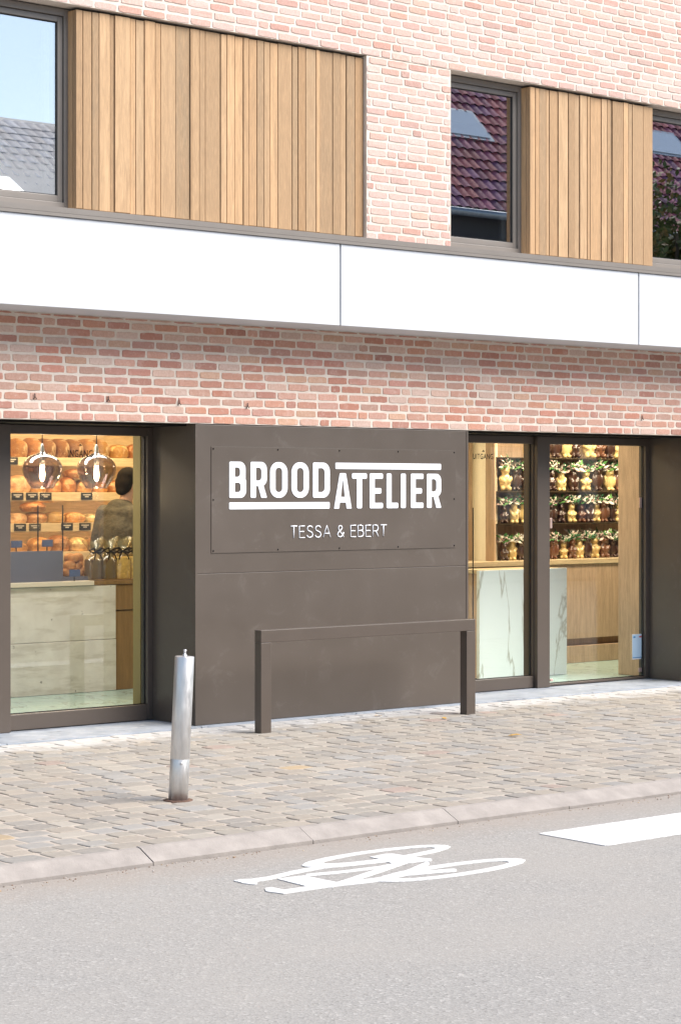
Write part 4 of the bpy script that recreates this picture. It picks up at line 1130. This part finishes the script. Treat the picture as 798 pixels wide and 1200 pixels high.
# the man behind the counter, seen from behind, head turned to the right
def person():
    yy = 3.28; x = X(134, yy); hz = Zv(547.5, 150, yy)
    k = hz / 1.80
    bd = [((0, 0, 1.0), (.16, .115, .15)), ((0, 0.01, 1.25), (.175, .115, .2)), ((0, 0, 1.42), (.17, .09, .07)),
          ((0, 0.015, 1.45), .058, (0, 0.045, 1.56), .055),
          ((0, 0.065, 1.68), (.076, .096, .118)), ((0, 0.105, 1.60), (.05, .055, .055)), ((0, 0.168, 1.655), (.012, .02, .022)), ((0, .155, 1.60), (.024, .012, .009)),
          ((.077, .055, 1.66), (.012, .022, .034)), ((-.077, .055, 1.66), (.012, .022, .034))]
    for s in (-1, 1):
        bd += [((s * .09, 0, .93), .088, (s * .1, .01, .50), .058), ((s * .1, .01, .50), .055, (s * .1, -.02, .10), .040), ((s * .1, -.02, .06), .045, (s * .11, .14, .035), .036),
               ((s * .20, 0, 1.41), .058, (s * .25, .02, 1.15), .044), ((s * .25, .02, 1.15), .043, (s * .19, .25, 1.08), .030),
               ((s * .19, .26, 1.08), (.022, .042, .034))]
        for q in range(4):
            fx = s * (.205 - .017 * q) - s * .012
            ln = (.055, .068, .072, .062)[q]
            bd += [((fx, .29, 1.085 - .006 * q), .0115, (fx, .29 + ln * .6, 1.075), .010), ((fx, .29 + ln * .6, 1.075), .010, (fx, .29 + ln, 1.045), .009)]
        bd += [((s * .172, .255, 1.075), .014, (s * .145, .29, 1.055), .0115), ((s * .145, .29, 1.055), .0115, (s * .14, .32, 1.04), .010)]
    b = blob('person', bd, 'skin', None, 0.008, 3)
    jk = [((0, 0, 1.02), (.192, .15, .16)), ((0, .0, 1.25), (.215, .155, .22)), ((0, -0.01, 1.41), (.195, .115, .085)), ((0, -.0, 1.47), (.10, .085, .06)), ((0, -.05, 1.46), (.12, .06, .07))]
    for s in (-1, 1): jk += [((s * .19, -.0, 1.40), .085, (s * .265, .0, 1.14), .068), ((s * .265, .0, 1.14), .068, (s * .205, .21, 1.07), .052)]
    j = blob('jacket', jk, 'jacket', b, 0.014, 4)
    hr = [((0, 0.05, 1.71), (.088, .103, .098)), ((0, 0.0, 1.66), (.084, .06, .09)), ((0, 0.12, 1.765), (.07, .05, .035)), ((0, -.02, 1.60), (.06, .035, .04))]
    blob('hair', hr, 'hair', b, 0.010, 2)
    tr = []
    for s in (-1, 1): tr += [((s * .09, 0, .95), .108, (s * .1, .01, .5), .078), ((s * .1, .01, .5), .076, (s * .1, -.015, .1), .064)]
    tr += [((0, 0, .98), (.17, .125, .10))]
    blob('trousers', tr, 'trousers', b, 0.014, 4)
    b.location = (x, yy, 0.012); b.scale = (k * 1.02, k * 1.02, k * 0.995); b.rotation_euler = (rad(-4), 0, rad(-78))
    tag(b, 'dark haired man in an olive grey jacket behind the counter, back turned to the window', 'person')
person()

# ------------------------------------------------------------------ RIGHT INTERIOR: chocolate cabinet
YK = 2.0
kt = Zv(655, 690, YK)
kx0, kx1 = X(581, YK + 0.1), 6.4
K_ = empty('display_cabinet', ((kx0 + kx1) / 2, YK + 0.25, 0.012), 0, 'oak cabinet with dark glass shelves of chocolate figures behind the right window', 'cabinet')
def kl(b): o = K_.location; return (b[0] - o.x, b[1] - o.x, b[2] - o.y, b[3] - o.y, b[4] - o.z, b[5] - o.z)
MB().box(*kl((2.9, kx1, YK, YK + 0.5, kt - 0.045, kt)), bev=0.004).build('counter_top', 'shelf', K_)
xs = [2.9, 3.75, X(698, YK), X(698, YK) + 0.85, kx1]
for a, b in zip(xs[:-1], xs[1:]): MB().box(*kl((a + 0.002, b - 0.002, YK + 0.012, YK + 0.5, 0.235, kt - 0.047)), bev=0.002).build('cabinet_door', 'oak', K_)
MB().box(*kl((2.9, kx1, YK + 0.06, YK + 0.5, 0.17, 0.233))).build('toe_gap', 'oak_dark', K_)
MB().box(*kl((2.9, kx1, YK - 0.01, YK + 0.5, 0.014, 0.168)), bev=0.003).build('base', 'oak', K_)
krow = [Zv(v, 680, YK + 0.13) for v in (537, 575.5, 612.5)] + [kt]
for z in krow[:3]:
    MB().box(*kl((kx0, kx1, YK + 0.10, YK + 0.42, z - 0.012, z)), bev=0.002).build('glass_shelf', 'shelf_glass', K_)
MB().box(*kl((kx0, kx1, YK + 0.43, YK + 0.5, kt, 2.45))).build('back_panel', 'oak', K_)
MB().box(*kl((kx0 - 0.02, kx0 - 0.001, YK + 0.1, YK + 0.5, kt, 2.45))).build('side_panel', 'oak', K_)

def bow_mesh(seed):
    rnd = random.Random(seed); mb = MB()
    for i in range(36):
        a = rnd.uniform(0, 6.28); el = rnd.uniform(-0.6, 1.0); ln = rnd.uniform(0.022, 0.05)
        d = Vector((math.cos(a) * math.cos(el) * 1.25, math.sin(a) * math.cos(el) * 0.6, math.sin(el))); s = d.orthogonal().normalized() * ln * 0.22
        o = Vector((rnd.uniform(-.035, .035), rnd.uniform(-.015, .015) - 0.01, rnd.uniform(-.02, .02)))
        c = rnd.choice([(0.06, 0.20, 0.05), (0.12, 0.32, 0.07), (0.03, 0.12, 0.05), (0.78, 0.74, 0.62), (0.76, 0.70, 0.60), (0.66, 0.45, 0.40)])
        p = [o, o + d * ln * .5 + s, o + d * ln, o + d * ln * .5 - s]; nrm = d.cross(s).normalized() * 0.0015
        v = [q + nrm for q in p] + [q - nrm for q in p]
        mb.add(v, [(0, 1, 2, 3), (7, 6, 5, 4), (0, 4, 5, 1), (1, 5, 6, 2), (2, 6, 7, 3), (3, 7, 4, 0)], 0, c)
    for i in range(5):
        p = Vector((rnd.uniform(-.04, .04), -0.03 + rnd.uniform(-.01, .01), rnd.uniform(-.02, .03))); r = rnd.uniform(0.004, 0.007)
        mb.lathe([(r * .2, -r), (r, -r * .2), (r, r * .2), (r * .2, r)], 8, tuple(p), 0, (0.75, 0.7, 0.62))
    return mb
def figure_balls(kind):
    if kind == 'bear':
        b = [((0, 0, .062), (.052, .044, .062)), ((0, -.004, .145), (.043, .040, .042)), ((0, -.04, .135), (.018, .016, .015))]
        for s in (-1, 1): b += [((s * .031, 0, .18), (.015, .012, .016)), ((s * .045, -.022, .08), .017, (s * .022, -.042, .065), .015), ((s * .03, -.035, .016), (.02, .026, .017))]
    elif kind == 'rabbit':
        b = [((0, 0, .055), (.044, .042, .055)), ((0, -.004, .125), (.033, .034, .036)), ((0, -.036, .118), (.014, .012, .012))]
        for s in (-1, 1): b += [((s * .015, .004, .15), .012, (s * .02, .008, .205), .009), ((s * .036, -.02, .07), .014, (s * .016, -.042, .06), .012), ((s * .025, -.03, .014), (.018, .03, .015))]
    elif kind == 'gnome':
        b = [((0, 0, .05), .05, (0, 0, .09), .038), ((0, -.004, .125), (.032, .03, .032)), ((0, 0, .14), .033, (.006, .004, .205), .007), ((0, -.03, .10), (.024, .014, .028))]
        for s in (-1, 1): b += [((s * .038, -.01, .09), .015, (s * .02, -.042, .06), .012), ((s * .022, -.03, .01), (.02, .028, .014))]
    else:   # owl-like squat figure
        b = [((0, 0, .07), (.046, .04, .07)), ((0, -.004, .14), (.044, .038, .036)), ((0, -.04, .132), (.008, .012, .009))]
        for s in (-1, 1): b += [((s * .018, -.03, .145), (.016, .012, .016)), ((s * .03, 0, .17), .010, (s * .034, 0, .192), .005), ((s * .046, .0, .075), (.012, .03, .045)), ((s * .02, -.03, .012), (.016, .024, .012))]
    return b
KIND = {'bear': 'bear', 'rabbit': 'rabbit', 'gnome': 'pointed hat figure', 'owl': 'owl'}
CH = {'w': ('white_choc', 'cream'), 'd': ('dark_choc', 'dark'), 'm': ('milk_choc', 'milk brown')}
figs = {}
def figure(kind, ch):
    key = (kind, ch)
    if key not in figs:
        me = None
        for (k2, c2), o2 in figs.items():
            if k2 == kind: me = o2.data.copy()
        if me is None:
            o = blob('chocolate_figure', figure_balls(kind), CH[ch][0], None, 0.0045, 3)
        else:
            me.materials.clear(); me.materials.append(M[CH[ch][0]])
            o = bpy.data.objects.new('chocolate_figure', me); COL.objects.link(o)
        figs[key] = o; return o
    o = figs[key].copy(); COL.objects.link(o); return o
bows = {}
def bow(parent, z, s):
    k = R.randrange(5)
    if k not in bows: bows[k] = o = bow_mesh(k * 11 + 3).build('bow', 'leafy', parent)
    else: o = bows[k].copy(); COL.objects.link(o); o.parent = parent
    o.location = (0, -0.03, z); o.rotation_euler.z = R.uniform(-.5, .5); o.scale = (s, s, s)
kinds = ['bear', 'rabbit', 'gnome', 'owl']
layout = [  # (u, chocolate, kind) per shelf; the first group stands behind the exit door, the second behind the fixed pane
    [[(619, 'w', 'gnome')], [(650, 'd', 'owl'), (662, 'w', 'owl'), (673, 'd', 'rabbit'), (689, 'w', 'bear'), (701, 'm', 'bear'), (713, 'd', 'owl'), (723, 'w', 'rabbit')]],
    [[(591.5, 'w', 'bear'), (604, 'd', 'owl'), (616, 'd', 'bear'), (626, 'm', 'rabbit')], [(645, 'd', 'rabbit'), (657, 'w', 'gnome'), (671, 'd', 'gnome'), (685.5, 'w', 'bear'), (699, 'd', 'owl'), (713.5, 'w', 'owl'), (724, 'm', 'owl')]],
    [[(590, 'd', 'rabbit'), (602, 'w', 'gnome'), (614, 'w', 'owl'), (626, 'd', 'rabbit')], [(646, 'd', 'owl'), (657, 'd', 'rabbit'), (669, 'w', 'rabbit'), (681, 'm', 'rabbit'), (689.5, 'd', 'gnome'), (698, 'w', 'rabbit'), (707, 'm', 'owl'), (716, 'd', 'owl'), (724.5, 'w', 'rabbit')]],
    [[(590, 'd', 'rabbit'), (600, 'w', 'gnome'), (610, 'd', 'owl'), (620, 'd', 'gnome'), (628, 'w', 'owl')], [(648, 'm', 'owl'), (660, 'w', 'rabbit'), (670, 'm', 'rabbit'), (678.5, 'w', 'gnome'), (687, 'd', 'owl'), (696, 'w', 'bear'), (707, 'm', 'bear'), (717, 'd', 'owl'), (725, 'd', 'rabbit')]]]
RN = ['top glass shelf', 'second glass shelf', 'third glass shelf', 'oak counter top']
for r_, grp in enumerate(layout):
    for gi, items in enumerate(grp):
        for i, (u, ch, kd) in enumerate(items):
            o = figure(kd, ch); yy = YK + 0.17 + (0.03 if i % 2 else 0)
            sc = (1.42, 1.30, 1.18, 1.15)[r_] * R.uniform(0.95, 1.05)
            o.location = (X(u, yy), yy, krow[r_] + 0.001); o.rotation_euler.z = R.uniform(-0.75, -0.35); o.scale = (sc * 0.80, sc * 0.85, sc * R.uniform(0.92, 1.06))
            bow(o, 0.178 if kd != 'gnome' else 0.17, 1.25 if r_ else 0.8)
            where = 'behind exit door' if gi == 0 else 'in right pane'
            tag(o, f'{CH[ch][1]} chocolate {KIND[kd]}, {ORD[i]} on the {RN[r_]} {where}', 'chocolate figure', 'chocolate figures in the oak cabinet')

# marble block, oak post, round column
mx0, mx1, my = X(561.5, 1.2), X(664, 1.2), 1.2
mzt = Zv(667.5, 600, my)
MBK = empty('marble_counter', ((mx0 + mx1) / 2, my, 0.014), 0, 'white veined marble counter standing behind the exit door', 'counter')
mw_ = (mx1 - mx0) / 2
MB().box(-mw_, mw_, 0, 0.035, 0, mzt - 0.014, bev=0.003).build('marble_front', 'marble', MBK)
MB().box(-mw_ + 0.16, mw_, 0.036, 0.4, 0, mzt - 0.05).build('body', 'oak', MBK)
MB().box(-mw_ + 0.14, mw_, 0.036, 0.42, mzt - 0.049, mzt - 0.016, bev=0.003).build('counter_top', 'shelf', MBK)
opx = X(754, 0.6); opy = 0.6
while X(724, opy) < opx: opy += 0.005
tag(bxo('oak_post', (opx, opx + 0.2, 0.60, opy, 0.014, 2.49), 'oak', None, bev=0.004), 'broad pale oak post just inside the right end of the shop window', 'post')
mb = MB(); xc = X(568, 2.3); mb.lathe([(0.13, 0.014), (0.13, 0.06), (0.115, 0.075), (0.115, 2.495)], 32, (xc, 2.3, 0))
tag(mb.build('round_column', 'plaster'), 'round cream plaster column at the left end of the chocolate cabinet', 'column')
mb = MB(); xc2, zc2 = at(554, 625, 1.3)
mb.tube([(xc2, 1.3, 0.012), (xc2, 1.3, Zv(595, 554, 1.3))], 0.005, 8); mb.lathe([(0.09, 0.014), (0.09, 0.022), (0.01, 0.028)], 24, (xc2, 1.3, 0))
tag(mb.build('rope_stand', 'black'), 'thin black upright stand with a round foot beside the marble block', 'stand')
# paper notice on the pane
x0, z0 = at(740.5, 773, YG - 0.006); x1 = X(753.5, YG - 0.006); z1 = Zv(743.5, 740.5, YG - 0.006)
nz = empty('paper_notice', ((x0 + x1) / 2, YG - 0.004, z0), 0, 'pale blue paper notice stuck low on the right shop window pane', 'notice')
w = (x1 - x0) / 2; h = z1 - z0
MB().box(-w, w, -0.0015, 0.0005, 0, h).build('sheet', 'paper_white', nz)
MB().box(-w * 0.98, w * 0.80, -0.0035, -0.002, h * 0.06, h * 0.985).build('print_area', 'paper', nz)
mb = MB(); mb.box(-w * .95, w * .78, -0.006, -0.0045, h * .06, h * .085); mb.build('blue_bar', 'blue', nz)
mb = MB(); mb.box(-w * .85, -w * .5, -0.006, -0.0045, h * .86, h * .92); mb.build('blue_mark', 'blue', nz)
mb = MB(); mb.box(w * .15, w * .65, -0.006, -0.0045, h * .865, h * .92); mb.build('red_mark', 'red', nz)

# ------------------------------------------------------------------ shop lighting: unseen ceiling lights added to brighten the interior
def area(loc, sx, sy, e, col=(1.0, 0.74, 0.42), rot=(0, 0, 0)):
    l = bpy.data.lights.new('added_ceiling_light', 'AREA'); l.shape = 'RECTANGLE'; l.size = sx; l.size_y = sy; l.energy = e; l.color = col
    o = bpy.data.objects.new('added_ceiling_light', l); COL.objects.link(o); o.location = loc; o.rotation_euler = rot
area((-0.3, 3.35, 2.48), 3.0, 0.3, 31, (1.0, 0.70, 0.36))
area((-1.6, 1.6, 2.48), 2.0, 0.4, 21, (1.0, 0.93, 0.84))
area((4.6, 1.5, 2.48), 2.6, 0.3, 42, (1.0, 0.82, 0.58))
area((2.4, 1.3, 2.48), 1.0, 0.6, 9, (1.0, 0.85, 0.6))

# ------------------------------------------------------------------ the other side of the street (seen only in the window reflections)
def roof_tiles(mb, x0, x1, p0, p1, mi=0, pal=None, tw=0.24, tl=0.34, amp=1.0, rnd=random.Random(5)):
    """rows of overlapping pantiles on the slope from p0 (eave y, z) to p1 (ridge y, z)"""
    d = Vector((0, p1[0] - p0[0], p1[1] - p0[1])); Ls = d.length; d.normalize(); nrm = Vector((0, -d.z, d.y)) if d.y > 0 else Vector((0, d.z, -d.y))
    if nrm.z < 0: nrm = -nrm
    n = int(Ls / tl)
    m = int((x1 - x0) / tw)
    for i in range(n):
        for j in range(m):
            c = rnd.choice(pal); k = rnd.uniform(0.7, 1.3); c = tuple(q * k for q in c)
            a = Vector((x0 + j * tw, p0[0], p0[1])) + d * (i * tl); v = []
            for s, lift in ((0, 0.05), (tl * 1.06, 0.015)):
                for q, hh in ((0, 0.0), (0.25, 0.035), (0.5, 0.05), (0.75, 0.03), (1.0, -0.005)):
                    v.append(a + d * s + nrm * (lift + hh) * amp + Vector((q * tw, 0, 0)))
            mb.add(v, [(t, t + 1, t + 6, t + 5) for t in range(4)], mi, c)
def house(name, label, x0, x1, yf, depth, eave, ridge, roof, wall, skylights=(), openings=True):
    h = empty(name, ((x0 + x1) / 2, yf, 0), 0, label, 'house')
    ox = (x0 + x1) / 2
    mb = MB(); w = (x1 - x0) / 2
    yb = -depth
    v = [(-w, 0, -0.15), (w, 0, -0.15), (w, yb, -0.15), (-w, yb, -0.15), (-w, 0, eave), (w, 0, eave), (w, yb, eave), (-w, yb, eave), (-w, yb / 2, ridge), (w, yb / 2, ridge)]
    mb.add(v, [(0, 4, 5, 1), (1, 5, 9, 6, 2), (2, 6, 7, 3), (3, 7, 8, 4, 0), (4, 8, 9, 5), (6, 9, 8, 7)])
    mb.build('wall', wall, h)
    mb = MB()
    pal = [(0.44, 0.11, 0.12), (0.36, 0.10, 0.16), (0.48, 0.13, 0.13), (0.28, 0.11, 0.20), (0.38, 0.12, 0.17)] if roof == 'tile' else [(0.12, 0.17, 0.25), (0.11, 0.16, 0.235), (0.135, 0.185, 0.265)]  # purple in tiles, blue in slates imitate the sky they reflect
    roof_tiles(mb, -w - 0.15, w + 0.15, (0.25, eave - 0.2), (yb / 2, ridge), 0, pal, amp=1.0 if roof == 'tile' else 0.25)
    roof_tiles(mb, -w - 0.15, w + 0.15, (yb - 0.25, eave - 0.2), (yb / 2, ridge), 0, pal, amp=1.0 if roof == 'tile' else 0.25)
    mb.build('roof', 'tile', h)
    MB().tube([(-w - 0.1, 0.34, eave - 0.26), (w + 0.1, 0.34, eave - 0.26)], 0.08, 10).build('gutter', 'zinc', h)
    sl_ = math.atan2(ridge - eave, depth / 2)
    for (sx, sy, sw, shh) in skylights:
        mt = Matrix.Translation((sx - ox, -sy, eave + sy * math.tan(sl_) + 0.12)) @ Matrix.Rotation(-sl_, 4, 'X')
        e = MB().box(-sw / 2 - .09, sw / 2 + .09, -shh / 2 - .09, shh / 2 + .09, -0.1, 0.03, mat=mt).build('skylight', 'zinc', h)
        MB().box(-sw / 2, sw / 2, -shh / 2, shh / 2, 0.033, 0.045, mat=mt).build('pane', 'skylight', e)
    n = int((x1 - x0) / 2.2)
    for i in range(n):
        xx = -w + (x1 - x0) * (i + 0.5) / n
        for zz, hh in ((1.0, 1.5), (3.9, 1.4)):
            if zz + hh > eave - 0.3: continue
            fr = MB().box(xx - .55, xx + .55, -0.02, 0.05, zz, zz + hh, bev=0.01).build('window', 'house_wall', h)
            MB().box(xx - .47, xx + .47, 0.052, 0.06, zz + .08, zz + hh - .08).build('pane', 'skylight', fr)
    return h
house('brick_house', 'dark brick house with purple red tiled roof and skylights, mirrored in the right upstairs windows', 17.6, 33.0, -19.0, 12.0, 7.35, 13.6, 'tile', 'house_dark', ((20.9, 1.75, 1.25, 0.85), (27.6, 2.05, 1.35, 0.8)))
house('rendered_house', 'light rendered house with grey slate roof, mirrored in the left upstairs window', 2.5, 17.3, -19.0, 9.0, 6.0, 8.75, 'slate', 'house_wall', ((9.3, 1.1, 1.1, 1.0),))
house('rendered_house', 'pale rendered house across the street, mirrored faintly in the bakery door', -12.0, 2.2, -19.0, 9.0, 5.8, 8.9, 'slate', 'house_wall')

def leaf_tree(name, label, x, y, h, r, cz, n=2600, seed=4):
    rnd = random.Random(seed); t = empty(name, (x, y, 0), 0, label, 'tree')
    mb = MB(); mb.tube([(0, 0, -0.1), (0.05, 0, h * .3), (0.0, 0.05, h * .6), (0.05, 0, h * .85)], [0.14, 0.11, 0.07, 0.03], 10)
    for i in range(9):
        a = rnd.uniform(0, 6.28); z = rnd.uniform(.35, .75) * h
        mb.tube([(0.02, 0.02, z), (math.cos(a) * r * .5, math.sin(a) * r * .5, z + r * .4), (math.cos(a) * r * .85, math.sin(a) * r * .85, z + r * .6)], [0.05, 0.03, 0.012], 6)
    mb.build('trunk', 'bark', t); mb = MB()
    cl_ = [(Vector((rnd.gauss(0, r * .42), rnd.gauss(0, r * .42), cz + rnd.gauss(0, r * .5))), rnd.uniform(.25, .5) * r) for _ in range(26)]
    for i in range(n):
        c, cr = rnd.choice(cl_); d = Vector((rnd.gauss(0, 1), rnd.gauss(0, 1), rnd.gauss(0, 1))).normalized() * cr * rnd.random() ** .5
        p = c + d; s = rnd.uniform(.05, .1); u = Vector((rnd.gauss(0, 1), rnd.gauss(0, 1), rnd.gauss(0, 1))).normalized(); w = u.orthogonal().normalized()
        col = rnd.choice([(0.11, 0.14, 0.04), (0.15, 0.16, 0.05), (0.08, 0.11, 0.03), (0.24, 0.16, 0.05)])
        mb.add([p - u * s, p + w * s * .5, p + u * s, p - w * s * .5], [(0, 1, 2, 3)], 0, col)
    mb.build('crown', 'leafy', t)
leaf_tree('street_tree', 'leafy street tree before the tiled house, mirrored in the far right window', 23.2, -16.8, 8.0, 1.9, 6.45, 6500)

# ------------------------------------------------------------------ sky, sun, camera
SUN_EL, SUN_AZ = 45.0, 145.0        # azimuth clockwise from +y: soft light from high on the right behind the photographer
w = bpy.data.worlds.new('World'); scene.world = w; w.use_nodes = True
nt = w.node_tree; bg = nt.nodes['Background']
sky = nt.nodes.new('ShaderNodeTexSky'); sky.sky_type = 'NISHITA'; sky.sun_disc = False
sky.sun_elevation = rad(SUN_EL); sky.sun_rotation = rad(SUN_AZ); sky.air_density = 1.0; sky.dust_density = 0.6; sky.ozone_density = 1.0
nt.links.new(sky.outputs[0], bg.inputs[0]); bg.inputs[1].default_value = 0.085
sl = bpy.data.lights.new('sun', 'SUN'); sl.energy = 3.0; sl.angle = rad(48); sl.color = (1.0, 0.945, 0.875)
so = bpy.data.objects.new('sun', sl); COL.objects.link(so)
d = Vector((math.sin(rad(SUN_AZ)) * math.cos(rad(SUN_EL)), math.cos(rad(SUN_AZ)) * math.cos(rad(SUN_EL)), math.sin(rad(SUN_EL))))
so.rotation_euler = d.to_track_quat('Z', 'Y').to_euler(); so.location = (0, -10, 20)

cam = bpy.data.cameras.new('camera'); co = bpy.data.objects.new('camera', cam); COL.objects.link(co); scene.camera = co
cam.sensor_fit = 'VERTICAL'; cam.sensor_height = 36.0; cam.lens = 36.0 * F / 1200.0
cam.shift_x = 0.0; cam.shift_y = -(600 - HZ) / 1200.0
co.location = CAM; co.rotation_euler = (rad(90), 0, -PHI); cam.clip_start = 0.1; cam.clip_end = 2000
scene.render.engine = 'CYCLES'
scene.cycles.use_denoising = True
scene.cycles.max_bounces = 10; scene.cycles.transparent_max_bounces = 16; scene.cycles.sample_clamp_indirect = 8
vs = scene.view_settings; vs.view_transform = 'Standard'; vs.look = 'None'; vs.exposure = 1.28; vs.gamma = 1.0; vs.use_curve_mapping = False
